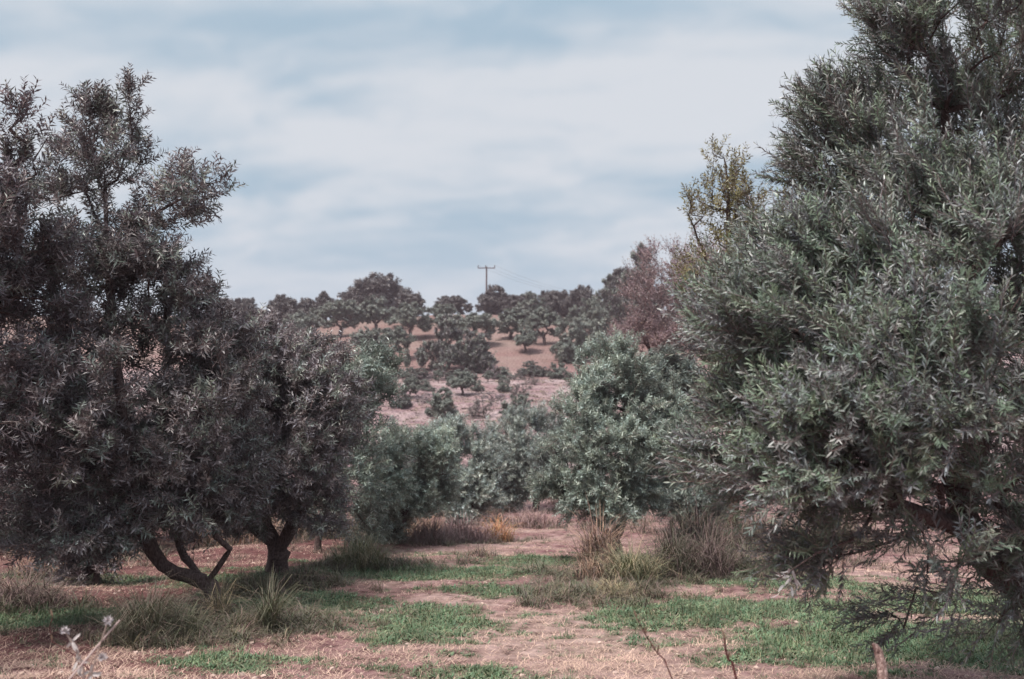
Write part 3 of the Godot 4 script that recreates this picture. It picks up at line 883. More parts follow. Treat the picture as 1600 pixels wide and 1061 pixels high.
func hill_trees() -> void:
	rng.seed = 900
	var ridge := "trees along the ridge"
	var slope := "olive trees on the hillside"
	var terrace := "shrubs along the terrace edge"
	var field := "young bushes on the pale field"
	var rows := [
		["dark_tree", "dome2", -0.2686, 130, 4.0, 4.2, "dark tree furthest left on the ridge beside the tall left olive", ridge],
		["dark_tree", "dome1", -0.2324, 131, 4.2, 6.2, "broad dark ridge tree second from the left", ridge],
		["dark_tree", "dome3", -0.1885, 136, 4.0, 4.8, "round dark ridge tree just left of the big domed one", ridge],
		["dark_tree", "dome1", -0.1323, 141, 6.2, 11.8, "big dark domed tree, the widest on the ridge", ridge],
		["dark_tree", "olive2", -0.0936, 147, 3.0, 1.9, "tiny thin tree on the ridge right of the big domed tree", ridge],
		["dark_tree", "dome2", -0.0613, 142, 2.9, 5.6, "low wide dark tree alone on the ridge left of the utility pole", ridge],
		["dark_tree", "dome3", -0.0181, 148, 4.3, 6.2, "dark ridge tree standing behind the utility pole", ridge],
		["dark_tree", "dome2", 0.0426, 134, 4.4, 5.8, "dark ridge tree half way between the pole and the bare lilac tree", ridge],
		["dark_tree", "dome1", 0.0723, 131, 4.4, 6.0, "dark flat topped tree right of the middle of the ridge", ridge],
		["dark_tree", "bush1", 0.1001, 124, 6.0, 6.0, "dark bushy tree at the right end of the ridge", ridge],
		["dark_tree", "bush1", 0.1323, 116, 10.0, 8.0, "tall dark round tree looming behind the bare lilac tree", ridge],
		["olive_tree", "olive1", -0.1743, 122, 4.6, 6.0, "broad green olive tree below the round dark ridge tree", slope],
		["olive_tree", "olive3", -0.1369, 124, 4.6, 5.4, "green olive tree in front of the big domed tree", slope],
		["olive_tree", "olive2", -0.1026, 116, 4.2, 4.8, "olive tree with a dark straight trunk at the right foot of the domed tree", slope],
		["olive_tree", "olive3", -0.1440, 104, 3.1, 4.4, "small olive tree with a single trunk and its own round shade on red soil", slope],
		["olive_tree", "olive1", -0.1181, 101, 3.3, 3.8, "small olive tree with splayed trunks right of the shaded one", slope],
		["shrub", "bush2", -0.1059, 97, 2.0, 0.9, "narrow dark shrub like a post beside the small splayed olive", slope],
		["olive_tree", "olive2", -0.0019, 113, 3.7, 5.4, "open olive tree with forked trunk just right of the utility pole", slope],
		["olive_tree", "olive3", 0.0136, 104, 2.7, 2.7, "little round grey olive tree standing alone on red soil", slope],
		["olive_tree", "olive1", 0.0336, 109, 3.8, 4.2, "leaning olive tree above and right of the little round one", slope],
		["olive_tree", "bush2", 0.0600, 99, 4.4, 5.2, "wide grey olive tree whose crown reaches the ground on the right slope", slope],
		["olive_tree", "bush4", 0.0891, 105, 4.6, 5.2, "pale lilac grey olive tree at the right of the slope under the wires", slope],
		["olive_tree", "olive2", -0.0710, 118, 4.0, 5.4, "olive tree behind and left of the large dark thicket", slope],
		["olive_tree", "olive1", -0.0355, 108, 3.6, 4.4, "olive tree behind and right of the large dark thicket", slope],
		["olive_tree", "olive3", -0.2130, 112, 4.0, 5.0, "olive tree seen just over the rounded left olive", slope],
		["thicket", "bush1", -0.0646, 95, 5.2, 5.6, "large dark thicket in the middle of the slope, left half", slope],
		["thicket", "bush3", -0.0374, 94, 4.2, 5.2, "large dark thicket in the middle of the slope, right half", slope],
		["shrub", "bush4", -0.1272, 91, 1.3, 2.8, "dark green shrub at the left end of the terrace edge", terrace],
		["shrub", "bush1", -0.0936, 91, 1.0, 2.6, "low dark shrub on the terrace edge under the thicket's left side", terrace],
		["shrub", "scrub2", -0.0762, 90.5, 0.9, 3.2, "low purple brown shrub on the terrace edge in front of the thicket", terrace],
		["shrub", "bush3", -0.0549, 91, 0.9, 3.0, "wide low dark shrub on the terrace edge under the thicket", terrace],
		["shrub", "scrub1", -0.0465, 90, 1.2, 1.6, "small rounded pale shrub before the thicket's right side", terrace],
		["shrub", "scrub2", -0.0194, 91, 1.3, 2.0, "lilac flowering shrub right of the thicket", terrace],
		["shrub", "bush4", -0.0090, 91, 1.1, 2.4, "grey shrub next to the lilac flowering one", terrace],
		["shrub", "bush1", 0.0181, 93, 1.4, 3.0, "dark brown spreading shrub on the right of the terrace edge", terrace],
		["shrub", "bush3", 0.0336, 92, 1.0, 1.6, "small dark shrub at the right end of the terrace edge", terrace],
		["shrub", "bush2", 0.0465, 91, 1.6, 2.6, "grey shrub on the terrace just left of the green olive's top", terrace],
		["sapling", "olive1", -0.0742, 86, 1.2, 1.0, "tiny sapling high on the pale field below the thicket", field],
		["sapling", "olive2", -0.0245, 86, 1.0, 1.1, "tiny sapling high on the pale field right of centre", field],
		["sapling", "olive3", -0.0497, 77, 2.0, 2.4, "largest round young bush in the middle of the pale field", field],
		["sapling", "bush2", -0.0077, 78, 1.2, 1.6, "young bush on the right part of the pale field", field],
		["shrub", "scrub1", 0.0194, 83, 0.9, 1.4, "faint dry shrub at the upper right of the pale field", field],
		["sapling", "olive2", -0.1033, 75, 1.7, 1.8, "young bush at the left of the pale field", field],
		["shrub", "bush2", -0.1285, 79, 1.5, 2.2, "green bush at the left border of the pale field", field],
		["shrub", "bush1", -0.1110, 67, 1.0, 1.9, "dark low bush beside the left trees, at the lower left of the field", field],
		["shrub", "bush4", -0.0710, 62, 1.9, 2.6, "grey green bush at the lower edge of the pale field", field],
		["shrub", "scrub1", -0.0336, 62, 1.5, 2.2, "thin greyish bush at the lower edge, middle of the field", field],
		["shrub", "bush2", 0.0077, 58, 1.8, 2.4, "green bush at the lower right of the field behind the silvery row", field],
		["shrub", "scrub2", -0.0872, 70, 0.7, 2.0, "small dry lilac shrub left of the largest young bush", field],
		["shrub", "scrub2", -0.0194, 70, 0.8, 2.2, "small dry lilac shrub right of the largest young bush", field],
		["olive_tree", "bush4", 0.0194, 124, 4.2, 5.6, "grey olive tree high on the slope right of the pole", slope],
		["olive_tree", "bush2", 0.0807, 116, 4.6, 5.6, "grey bushy olive tree near the right end of the slope", slope],
		["dark_tree", "dome2", -0.2905, 128, 4.2, 6, "dark ridge tree mostly hidden by the tall left olive", ridge],
		["dark_tree", "dome3", -0.2079, 133, 3.4, 5, "low dark ridge tree between the broad one and the round one", ridge],
		["dark_tree", "dome1", -0.1549, 139, 4.4, 6.5, "dark ridge tree merging with the left side of the big domed tree", ridge],
		["dark_tree", "dome2", 0.0097, 143, 3.2, 6, "low dark ridge tree right of the pole", ridge],
		["dark_tree", "dome3", 0.1130, 126, 6.5, 6, "dark ridge tree beside the tall round one at the right", ridge],
		["shrub", "scrub1", 0.0065, 89, 0.9, 2.4, "pale brown shrub on the terrace edge right of the grey shrub", terrace],
		["shrub", "bush2", -0.1033, 91, 1, 2, "grey green shrub on the terrace edge right of the dark green one", terrace],
		["sapling", "bush4", -0.0613, 82, 0.9, 1.4, "small grey bush above the largest young bush", field],
		["sapling", "bush2", -0.0355, 80, 1, 1.3, "small grey bush right above the largest young bush", field],
		["sapling", "bush4", -0.0872, 79, 0.9, 1.5, "small grey bush on the left half of the pale field", field],
		["sapling", "scrub1", 0.0077, 74, 1.1, 1.9, "dull bush low on the right of the pale field", field],
	]
	for r in rows:
		grow_far(r[0], r[1], r[2], r[3], r[4], r[5], r[6], "shrub" if r[0] in ["shrub", "sapling", "thicket"] else "tree", r[7])


func power_line() -> void:
	var d := 150.0
	var at := on_ground(-3.873, -150)
	var o := thing("utility_pole", at)
	tag(o, "tall wooden utility pole with one crossarm on the ridge", "utility pole")
	var top := Vector3(-3.922, 15.351, -150).y - at.y
	var s := Shape.new()
	simple_tube([Vector3(0, -0.3, 0), Vector3(0.0, top * 0.5, 0), Vector3(0.02, top + 0.15, 0)], 0.17, 0.11, 8, Color.WHITE, s)
	part("pole", s.mesh(M.wood), o)
	var arm := BoxMesh.new()
	arm.size = Vector3(2.6, 0.14, 0.12)
	arm.material = M.wood
	part("crossarm", arm, o).position = Vector3(0, top - 0.08, 0.13)
	for x in [-1.25, -0.12, 1.25]:
		var q := Shape.new()
		simple_tube([Vector3(0, 0, 0), Vector3(0, 0.18, 0), Vector3(0, 0.36, 0)], 0.075, 0.055, 8, Color.WHITE, q)
		part("insulator", q.mesh(M.wood), o).position = Vector3(x, top, 0.13)
	# a second pole stands lower on the right, behind the trees; the wires sag to it
	var other := o.duplicate()
	other.name = numbered("utility_pole")
	add_child(other)
	other.position = on_ground(26.0, -104.0, -2.5)
	tag(other, "wooden utility pole hidden among the trees where the wires end on the right", "utility pole")
	var i := 0
	for x in [-1.25, -0.12, 1.25]:
		var a: Vector3 = o.position + Vector3(x, top + 0.36, 0.13)
		var b: Vector3 = other.position + Vector3(x, top + 0.36, 0.13)
		var pts := []
		for k in 25:
			var t := k / 24.0
			pts.append(a.lerp(b, t) - Vector3(0, 4.0 * 2.6 * t * (1.0 - t), 0))
		var w := Shape.new()
		simple_tube(pts, 0.014, 0.014, 4, Color.WHITE, w)
		var m := MeshInstance3D.new()
		m.name = numbered("power_wire")
		m.mesh = w.mesh(M.cable)
		add_child(m)
		tag(m, "thin sagging wire from the " + ["left", "middle", "right"][i] + " insulator of the ridge pole", "wire", "wires of the power line")
		i += 1


# ------------------------------------------------------------------ ground

# [x, distance, half width, half depth, strength] of the green patches
const GREEN := [[-1.6, 13.6, 1.9, 1.0, 1.0], [0.7, 15.0, 1.5, 0.8, 1.0], [-0.9, 9.9, 0.75, 1.2, 1.0], [0.1, 11.9, 1.1, 0.5, 0.9], [-4.6, 10.4, 1.6, 0.8, 1.0], [-2.3, 11.2, 1.0, 0.8, 0.8], [2.3, 10.4, 1.7, 1.0, 1.1], [3.4, 8.6, 1.9, 1.3, 0.95], [-2.4, 7.9, 0.8, 0.28, 0.75], [-0.5, 7.7, 0.7, 0.25, 0.6], [1.0, 12.9, 0.8, 0.5, 0.7], [-1.0, 16.3, 1.0, 0.5, 0.5], [-5.6, 13.5, 1.6, 0.7, 0.7], [3.5, 12.5, 1.6, 0.8, 0.8], [5.0, 11.0, 1.6, 1.4, 0.8], [-0.4, 13.1, 1.6, 0.5, 0.9], [-3.4, 13.0, 1.4, 0.6, 0.8], [1.9, 16.6, 0.9, 0.6, 0.6], [0.9, 9.9, 0.7, 0.4, 0.5]]

func green(x: float, z: float) -> float:
	var d := -z
	if d < 4.0 or d > 26.0: return 0.0
	var g := 0.0
	for p in GREEN:
		var a: float = (x - p[0]) / p[2]
		var b: float = (d - p[1]) / p[3]
		g = maxf(g, p[4] * exp(-(a * a + b * b)))
	g += wide.get_noise_2d(x * 0.85 + 31.0, z * 1.5) * 0.45 + fine.get_noise_2d(x * 4.2, z * 5.5) * 0.14
	return smooth(0.08, 0.74, g)


func soil_color(x: float, z: float) -> Color:
	var d := -z
	var n1 := wide.get_noise_2d(x * 0.35 + 50.0, z * 0.7)
	var n2 := wide.get_noise_2d(x * 1.6, z * 2.6 + 13.0)
	var n3 := fine.get_noise_2d(x * 7.0, z * 9.0)
	var c := Color(0.344, 0.215, 0.200)
	c = c.lerp(Color(0.472, 0.343, 0.300), clampf(0.32 + n1 * 1.2 + n2 * 0.7, 0, 1))
	c = c.lerp(Color(0.240, 0.117, 0.124), clampf(-0.02 - n1 * 0.7 + n2 * 1.3 + n3 * 0.45, 0, 0.85))
	# the pale worn strip in front; reddish litter at left, darkened with painted shade
	var worn := exp(-pow((x - 0.6) / 1.4, 2) - pow((d - 9.0) / 1.6, 2))
	c = c.lerp(Color(0.496, 0.378, 0.316), worn * 0.8)
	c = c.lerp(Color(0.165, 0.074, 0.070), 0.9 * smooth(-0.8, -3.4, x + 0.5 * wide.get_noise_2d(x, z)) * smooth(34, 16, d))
	var far := smooth(22, 50, d)
	if far > 0.0:
		var f := Color(0.335, 0.232, 0.222).lerp(Color(0.450, 0.368, 0.352), clampf(0.4 + wide.get_noise_2d(x * 0.16, z * 0.22) * 1.4, 0, 1))
		var low := wide.get_noise_2d(x * 0.5 + 70.0, z * 0.8)
		f = f.lerp(Color(0.200, 0.133, 0.152), clampf(low * 1.6, 0, 0.8) * smooth(92, 78, d))
		var hill := Color(0.270, 0.172, 0.155).lerp(Color(0.320, 0.245, 0.210), clampf(0.4 + wide.get_noise_2d(x * 0.09 + 5.0, z * 0.14) * 1.5, 0, 1))
		f = f.lerp(hill, smooth(89, 97, d))
		var tracks := smooth(95, 140, d)
		f = f.lerp(Color(0.260, 0.205, 0.165), tracks * 0.4)
		c = c.lerp(f * 1.22, far)
	var g := green(x, z)
	c = c.lerp(Color(0.084, 0.105, 0.048), g * 0.65)
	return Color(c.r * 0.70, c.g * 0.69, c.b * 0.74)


func ground_sheet() -> void:
	var xs := PackedFloat32Array()
	var x := 0.0
	var stepx := 0.11
	var half := [0.0]
	while x < 2600.0:
		if x > 5.5: stepx *= 1.055
		x += stepx
		half.append(x)
	for i in range(half.size() - 1, 0, -1): xs.append(-half[i])
	for v in half: xs.append(v)
	var zs := PackedFloat32Array()
	var d := -38.0
	while d < 3100.0:
		zs.append(-d)
		if d < 5.0: d += 1.5 if d < 2.0 else 0.5
		elif d < 22.0: d += 0.085
		elif d < 36.0: d += 0.25
		elif d < 150.0: d += 0.7
		else: d *= 1.07
	var nx := xs.size()
	var nz := zs.size()
	var v := PackedVector3Array()
	var n := PackedVector3Array()
	var c := PackedColorArray()
	var idx := PackedInt32Array()
	v.resize(nx * nz)
	n.resize(nx * nz)
	c.resize(nx * nz)
	var uv := PackedVector2Array()
	uv.resize(nx * nz)
	for j in nz:
		for i in nx:
			var px := xs[i]
			var pz := zs[j]
			v[j * nx + i] = Vector3(px, height(px, pz), pz)
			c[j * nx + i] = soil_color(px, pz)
			uv[j * nx + i] = Vector2(px, pz)
	for j in nz:
		for i in nx:
			var dx: Vector3 = v[j * nx + mini(i + 1, nx - 1)] - v[j * nx + maxi(i - 1, 0)]
			var dz: Vector3 = v[mini(j + 1, nz - 1) * nx + i] - v[maxi(j - 1, 0) * nx + i]
			var q := dx.cross(dz)
			n[j * nx + i] = (q if q.y > 0 else -q).normalized()
			if i < nx - 1 and j < nz - 1:
				var k := j * nx + i
				idx.append_array(PackedInt32Array([k, k + nx, k + 1, k + 1, k + nx, k + nx + 1]))
	var a := []
	a.resize(Mesh.ARRAY_MAX)
	a[Mesh.ARRAY_VERTEX] = v
	a[Mesh.ARRAY_NORMAL] = n
	a[Mesh.ARRAY_COLOR] = c
	a[Mesh.ARRAY_TEX_UV] = uv
	a[Mesh.ARRAY_INDEX] = idx
	var m := ArrayMesh.new()
	m.add_surface_from_arrays(Mesh.PRIMITIVE_TRIANGLES, a)
	m.surface_set_material(0, M.soil)
	var o := MeshInstance3D.new()
	o.name = "ground"
	o.mesh = m
	add_child(o)
	tag(o, "sloping ground of pink brown soil falling to a valley and rising to the hill", "ground", "", "structure")


func blade(s: Shape, base: Vector3, dir: Vector3, l: float, w: float, bend: float, col: Color) -> void:
	var flat := Vector3(dir.x, 0, dir.z)
	if flat.length() < 0.01: flat = Vector3(0.1, 0, 0.05)
	flat = flat.normalized()
	var side := Vector3.UP.cross(flat).rotated(Vector3.UP, rng.randf_range(-0.8, 0.8)) * w * 0.5
	var m1 := base + dir * l * 0.4
	var m2 := base + dir * l * 0.75 + flat * l * bend * 0.35 - Vector3.UP * l * bend * 0.15
	var tip := base + dir * l + flat * l * bend - Vector3.UP * l * bend * 0.6
	s.tri(base - side, base + side, m1 + side * 0.9, col)
	s.tri(base - side, m1 + side * 0.9, m1 - side * 0.9, col)
	s.tri(m1 - side * 0.9, m1 + side * 0.9, m2 + side * 0.65, col)
	s.tri(m1 - side * 0.9, m2 + side * 0.65, m2 - side * 0.65, col)
	s.tri(m2 - side * 0.65, m2 + side * 0.65, tip, col)


func tuft(sd: int, blades: int, tall: float, spread: float, w: float, cols: Array, mat: Material, flat := 0.5, bow := 0.9) -> ArrayMesh:
	rng.seed = sd
	var s := Shape.new()
	for i in blades:
		var a := rng.randf() * TAU
		var r := pow(rng.randf(), 0.7) * spread
		var dir := Vector3(cos(a) * flat * rng.randf(), 1.0, sin(a) * flat * rng.randf()).normalized()
		var b := rng.randf() * TAU
		var c: Color = cols[rng.randi() % cols.size()] * rng.randf_range(0.8, 1.2)
		c.a = 1.0
		blade(s, Vector3(cos(b) * r, -0.01, sin(b) * r), dir, tall * (1.15 - 0.55 * r / spread) * pow(rng.randf(), 0.6) * 1.1, w, rng.randf_range(0.06, bow), c)
	return s.mesh(mat)


func ground_cover() -> void:
	var weedy := [Color(0.105, 0.150, 0.095), Color(0.13, 0.165, 0.105), Color(0.10, 0.13, 0.09)]
	var lush := [Color(0.085, 0.145, 0.085), Color(0.115, 0.170, 0.100), Color(0.080, 0.125, 0.080), Color(0.16, 0.18, 0.12)]
	var hay := [Color(0.34, 0.245, 0.205), Color(0.28, 0.185, 0.165), Color(0.40, 0.30, 0.24), Color(0.21, 0.125, 0.125)]
	var g := [tuft(301, 16, 0.065, 0.07, 0.009, lush, M.grass, 0.9), tuft(302, 12, 0.045, 0.06, 0.012, lush, M.grass, 1.4), tuft(306, 9, 0.06, 0.03, 0.020, weedy, M.grass, 1.8), tuft(307, 26, 0.13, 0.07, 0.005, lush, M.grass, 0.6)]
	var h := [tuft(303, 14, 0.10, 0.12, 0.0040, hay, M.straw, 3.0, 0.2), tuft(304, 16, 0.08, 0.16, 0.0042, hay, M.straw, 5.0, 0.12)]
	rng.seed = 310
	var where := [[], [], [], [], [], []]
	var tints := [[], [], [], [], [], []]
	var clods := []
	var clod_tints := []
	for i in 150000:
		var d: float = lerpf(6.2, 24.0, pow(rng.randf(), 1.5))
		var x := rng.randf_range(-0.62, 0.62) * d
		var q := green(x, -d)
		var roll := Basis(Vector3.UP, rng.randf() * TAU)
		if rng.randf() < q * 0.85 + 0.012:
			var sc := rng.randf_range(0.5, 1.3) * (0.6 + 0.5 * q)
			var pick := rng.randf()
			var k := 0 if pick < 0.45 else 1 if pick < 0.80 else 2 if pick < 0.95 else 3
			where[k].append(Transform3D(roll.scaled(Vector3(sc, sc, sc)), on_ground(x, -d, -0.005)))
			var v := rng.randf_range(0.75, 1.25) * (0.95 + 0.35 * fine.get_noise_2d(x * 1.9, d * 2.4))
			tints[k].append(Color(v * rng.randf_range(0.9, 1.35), v, v * 0.95))
		elif rng.randf() < 0.20 + 0.5 * smooth(0.0, 0.3, wide.get_noise_2d(x * 0.7 + 15.0, d * 1.1)):
			var sc := rng.randf_range(0.5, 1.2)
			var k := 4 + rng.randi() % 2
			where[k].append(Transform3D(roll.scaled(Vector3(sc, sc * 0.8, sc)), on_ground(x, -d, -0.008)))
			var v := rng.randf_range(0.65, 1.25)
			tints[k].append(Color(v, v * 0.95, v * 0.95))
		elif rng.randf() < 0.03:
			var sc := 0.006 + 0.018 * pow(rng.randf(), 3.0)
			clods.append(Transform3D(Basis.from_euler(Vector3(rng.randf() * 6, rng.randf() * 6, rng.randf() * 6)).scaled(Vector3(sc, sc * 0.7, sc)), on_ground(x, -d, sc * 0.2)))
			var v := rng.randf_range(0.6, 1.3)
			clod_tints.append(Color(v, v, v))
	var gr := thing("green_grass", Vector3.ZERO)
	tag(gr, "short green grass growing in patches between the trees", "grass", "", "stuff")
	many("blades", g[0], where[0], tints[0], gr)
	for k in range(1, 4): many("blades", g[k], where[k], tints[k], gr)
	var dr := thing("dry_grass", Vector3.ZERO)
	tag(dr, "thin dry straw lying over the pink brown soil", "dry grass", "", "stuff")
	many("straw", h[0], where[4], tints[4], dr)
	many("straw", h[1], where[5], tints[5], dr)
	var s := Shape.new()
	var ball := SphereMesh.new()
	ball.radial_segments = 7
	ball.rings = 4
	ball.radius = 1.0
	ball.height = 2.0
	var arr := ball.get_mesh_arrays()
	var bv: PackedVector3Array = arr[Mesh.ARRAY_VERTEX]
	var bi: PackedInt32Array = arr[Mesh.ARRAY_INDEX]
	for i in bv.size(): bv[i] *= 1.0 + 0.3 * fine.get_noise_3dv(bv[i] * 1.4)
	for i in range(0, bi.size(), 3): s.tri(bv[bi[i]], bv[bi[i + 1]], bv[bi[i + 2]], Color(0.34, 0.25, 0.215))
	var cl := thing("soil_clods", Vector3.ZERO)
	tag(cl, "small clods and stones scattered over the bare soil", "clods", "", "stuff")
	many("clods", s.mesh(M.stone), clods, clod_tints, cl)
	# low scrub over the pale field across the valley
	var sw := []
	var st := []
	for i in 24000:
		var d := rng.randf_range(48, 138)
		var x := rng.randf_range(-0.34, 0.22) * d
		var dens := 0.60 if d < 92 else 0.30
		if rng.randf() > dens * (0.4 + smooth(-0.2, 0.4, wide.get_noise_2d(x * 0.3 + 8.0, d * 0.5))): continue
		var sc := rng.randf_range(0.35, 1.0) * (0.85 if d < 92 else 0.6)
		sw.append(Transform3D(Basis(Vector3.UP, rng.randf() * TAU).scaled(Vector3(sc, sc * 0.55, sc)), on_ground(x, -d, -0.05)))
		var v := rng.randf_range(0.7, 1.3)
		st.append(Color(v, v * rng.randf_range(0.9, 1.0), v * rng.randf_range(0.85, 1.05)))
	var sc2 := thing("field_scrub", Vector3.ZERO)
	tag(sc2, "low dry scrub scattered over the pale field across the valley", "scrub", "", "stuff")
	many("scrub", tuft(305, 40, 0.55, 0.40, 0.05, [Color(0.19, 0.155, 0.15), Color(0.30, 0.25, 0.20), Color(0.15, 0.15, 0.115), Color(0.19, 0.15, 0.165)], M.straw, 1.2), sw, st, sc2)


func clump(called: String, x: float, z: float, sd: int, blades: int, tall: float, spread: float, w: float, cols: Array, mat: Material, flat: float, label: String, category: String, group := "") -> void:
	var o := MeshInstance3D.new()
	o.name = numbered(called)
	o.mesh = tuft(sd, blades, tall, spread, w, cols, mat, flat)
	o.position = on_ground(x, z, -0.01)
	add_child(o)
	tag(o, label, category, group)


func grass_clumps() -> void:
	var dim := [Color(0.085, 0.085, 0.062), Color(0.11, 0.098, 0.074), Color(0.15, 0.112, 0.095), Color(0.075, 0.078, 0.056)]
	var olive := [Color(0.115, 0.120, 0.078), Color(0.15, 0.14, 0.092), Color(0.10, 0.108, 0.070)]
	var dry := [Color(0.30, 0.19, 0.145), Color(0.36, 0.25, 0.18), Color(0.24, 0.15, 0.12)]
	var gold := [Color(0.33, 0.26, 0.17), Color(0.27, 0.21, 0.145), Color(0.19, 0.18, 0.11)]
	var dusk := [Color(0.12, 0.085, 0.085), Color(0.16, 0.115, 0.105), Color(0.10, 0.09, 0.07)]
	var lg := "grass clumps under the left trees"
	var rg := "tall grass under the green olive"
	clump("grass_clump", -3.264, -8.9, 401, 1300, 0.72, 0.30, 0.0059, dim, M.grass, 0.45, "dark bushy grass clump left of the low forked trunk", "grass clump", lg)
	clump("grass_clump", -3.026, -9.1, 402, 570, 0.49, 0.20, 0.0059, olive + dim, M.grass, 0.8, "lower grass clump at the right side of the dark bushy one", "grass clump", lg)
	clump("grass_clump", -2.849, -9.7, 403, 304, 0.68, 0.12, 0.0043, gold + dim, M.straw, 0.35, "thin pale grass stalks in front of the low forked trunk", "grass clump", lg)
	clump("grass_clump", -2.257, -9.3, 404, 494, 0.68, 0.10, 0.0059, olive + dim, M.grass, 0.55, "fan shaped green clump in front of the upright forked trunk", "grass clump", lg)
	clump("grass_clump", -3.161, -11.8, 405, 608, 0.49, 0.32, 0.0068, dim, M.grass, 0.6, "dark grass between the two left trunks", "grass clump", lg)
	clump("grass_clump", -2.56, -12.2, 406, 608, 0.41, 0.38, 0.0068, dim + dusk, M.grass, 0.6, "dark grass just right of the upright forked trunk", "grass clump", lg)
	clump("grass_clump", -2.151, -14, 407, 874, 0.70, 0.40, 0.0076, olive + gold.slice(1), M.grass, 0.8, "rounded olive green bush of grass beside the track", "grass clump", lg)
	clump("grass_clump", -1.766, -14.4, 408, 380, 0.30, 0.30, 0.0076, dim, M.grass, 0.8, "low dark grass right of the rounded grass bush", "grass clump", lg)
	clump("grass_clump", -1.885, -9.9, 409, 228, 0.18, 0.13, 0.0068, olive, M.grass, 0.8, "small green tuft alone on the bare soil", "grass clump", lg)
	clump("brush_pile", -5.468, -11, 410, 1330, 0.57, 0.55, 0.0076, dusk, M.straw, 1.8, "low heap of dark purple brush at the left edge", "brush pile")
	var foot := on_ground(-5.413, -12.9)
	var bushy := tree("shrub", foot, {"seed": 71, "radius": 0.05, "low": 0.1, "per": 6, "sprays": S.dark, "size": 1.0, "loose": 0.22, "plain": true, "paths": [[Vector3(0, -0.05, 0), Vector3(0.03, 0.2, 0), Vector3(0, 0.4, 0)]],
		"blobs": [[Vector3(0, 0.55, 0), Vector3(0.42, 0.50, 0.4), 60, 10, 0.8], [Vector3(-0.35, 0.3, 0), Vector3(0.35, 0.3, 0.35), 24, 5, 0.5]]})
	tag(bushy, "dark leafy shrub under the tall left olive", "shrub")
	clump("dry_weeds", -6.275, -13.5, 412, 494, 0.68, 0.40, 0.0085, dry + dusk, M.straw, 0.9, "rusty weeds left of the dark leafy shrub", "weeds")
	clump("grass_clump", 1.185, -13.6, 421, 798, 0.95, 0.26, 0.0076, dry + dusk, M.straw, 0.45, "tall rusty dry grass left of the green olive's trunks", "grass clump", rg)
	clump("grass_clump", 1.493, -12.5, 422, 988, 0.66, 0.32, 0.0076, olive + gold, M.grass, 0.9, "arching green and straw grass before the leaning trunk", "grass clump", rg)
	clump("grass_clump", 1.057, -12.6, 423, 570, 0.46, 0.26, 0.0076, dusk + dry, M.straw, 0.6, "brownish grass at the left end of the tall grass", "grass clump", rg)
	clump("grass_clump", 2.082, -12.9, 424, 1064, 0.78, 0.32, 0.0076, dusk + dim, M.grass, 0.35, "dark upright grass right of the leaning trunk", "grass clump", rg)
	clump("grass_clump", 2.56, -13, 425, 988, 0.80, 0.34, 0.0076, dusk, M.straw, 0.35, "dark purplish grass, tallest of the right part", "grass clump", rg)
	clump("grass_clump", 3.068, -13.2, 426, 798, 0.60, 0.36, 0.0076, dusk + olive, M.grass, 0.5, "lower mixed grass right of the dark purplish grass", "grass clump", rg)
	clump("grass_clump", 3.731, -13.6, 427, 722, 0.50, 0.40, 0.0076, dusk + olive, M.grass, 0.6, "mixed grass half behind the right olive's hanging twigs", "grass clump", rg)
	clump("grass_clump", 1.151, -11.5, 428, 456, 0.30, 0.24, 0.0068, gold, M.straw, 1.6, "flattened golden dry grass in front of the tall grass", "grass clump", rg)
	clump("grass_clump", 0.699, -11.4, 429, 266, 0.18, 0.22, 0.0068, olive + gold, M.grass, 0.8, "short yellow green grass left of the golden dry grass", "grass clump", rg)
	clump("brush", 3.036, -16.5, 441, 900, 1.15, 0.60, 0.010, dusk + dim, M.straw, 0.4, "dark tangled brush behind the tall grass right of the green olive", "brush", "")
	clump("brush", 4.293, -17.5, 442, 900, 1.05, 0.70, 0.010, dusk + dim, M.straw, 0.5, "dark brush seen below the right olive's crown", "brush", "")
	clump("brush", 5.972, -18.5, 443, 900, 1.00, 0.80, 0.010, dusk + olive, M.straw, 0.5, "dull brush behind the right olive's hanging twigs", "brush", "")
	clump("dry_weeds", -4.897, -18.5, 445, 900, 0.85, 1.0, 0.011, dusk + dry, M.straw, 0.5, "dull lilac weeds seen between the two left trunks", "weeds")
	clump("dry_weeds", -4.154, -19.5, 446, 900, 0.80, 0.9, 0.011, dusk + dim, M.straw, 0.5, "dark weeds behind the upright forked trunk", "weeds")
	clump("dry_weeds", -3.021, -19.5, 447, 700, 0.70, 0.7, 0.011, dusk + dim, M.straw, 0.5, "dark weeds behind the rounded grass bush", "weeds")
	clump("dry_weeds", -2.117, -20.5, 444, 800, 0.80, 0.80, 0.012, dusk + dry, M.straw, 0.5, "dark dry weeds behind the pale olive's thin trunks", "weeds")
	clump("dry_weeds", -0.284, -20, 431, 494, 0.68, 0.30, 0.0102, [Color(0.42, 0.20, 0.10), Color(0.36, 0.20, 0.13), Color(0.30, 0.22, 0.12)], M.straw, 0.6, "rusty orange dry weeds at the end of the track", "weeds")
	clump("dry_weeds", -0.944, -19.5, 432, 798, 0.74, 0.65, 0.0102, [Color(0.27, 0.18, 0.18), Color(0.32, 0.23, 0.21), Color(0.22, 0.15, 0.15)], M.straw, 0.5, "lilac brown dry weeds in front of the silvery olive trees", "weeds")
	clump("dry_weeds", -1.537, -18.6, 433, 722, 0.61, 0.60, 0.0102, [Color(0.22, 0.15, 0.15), Color(0.26, 0.18, 0.17), Color(0.16, 0.13, 0.12)], M.straw, 0.5, "dull brown dry weeds right of the pale olive's thin trunks", "weeds")
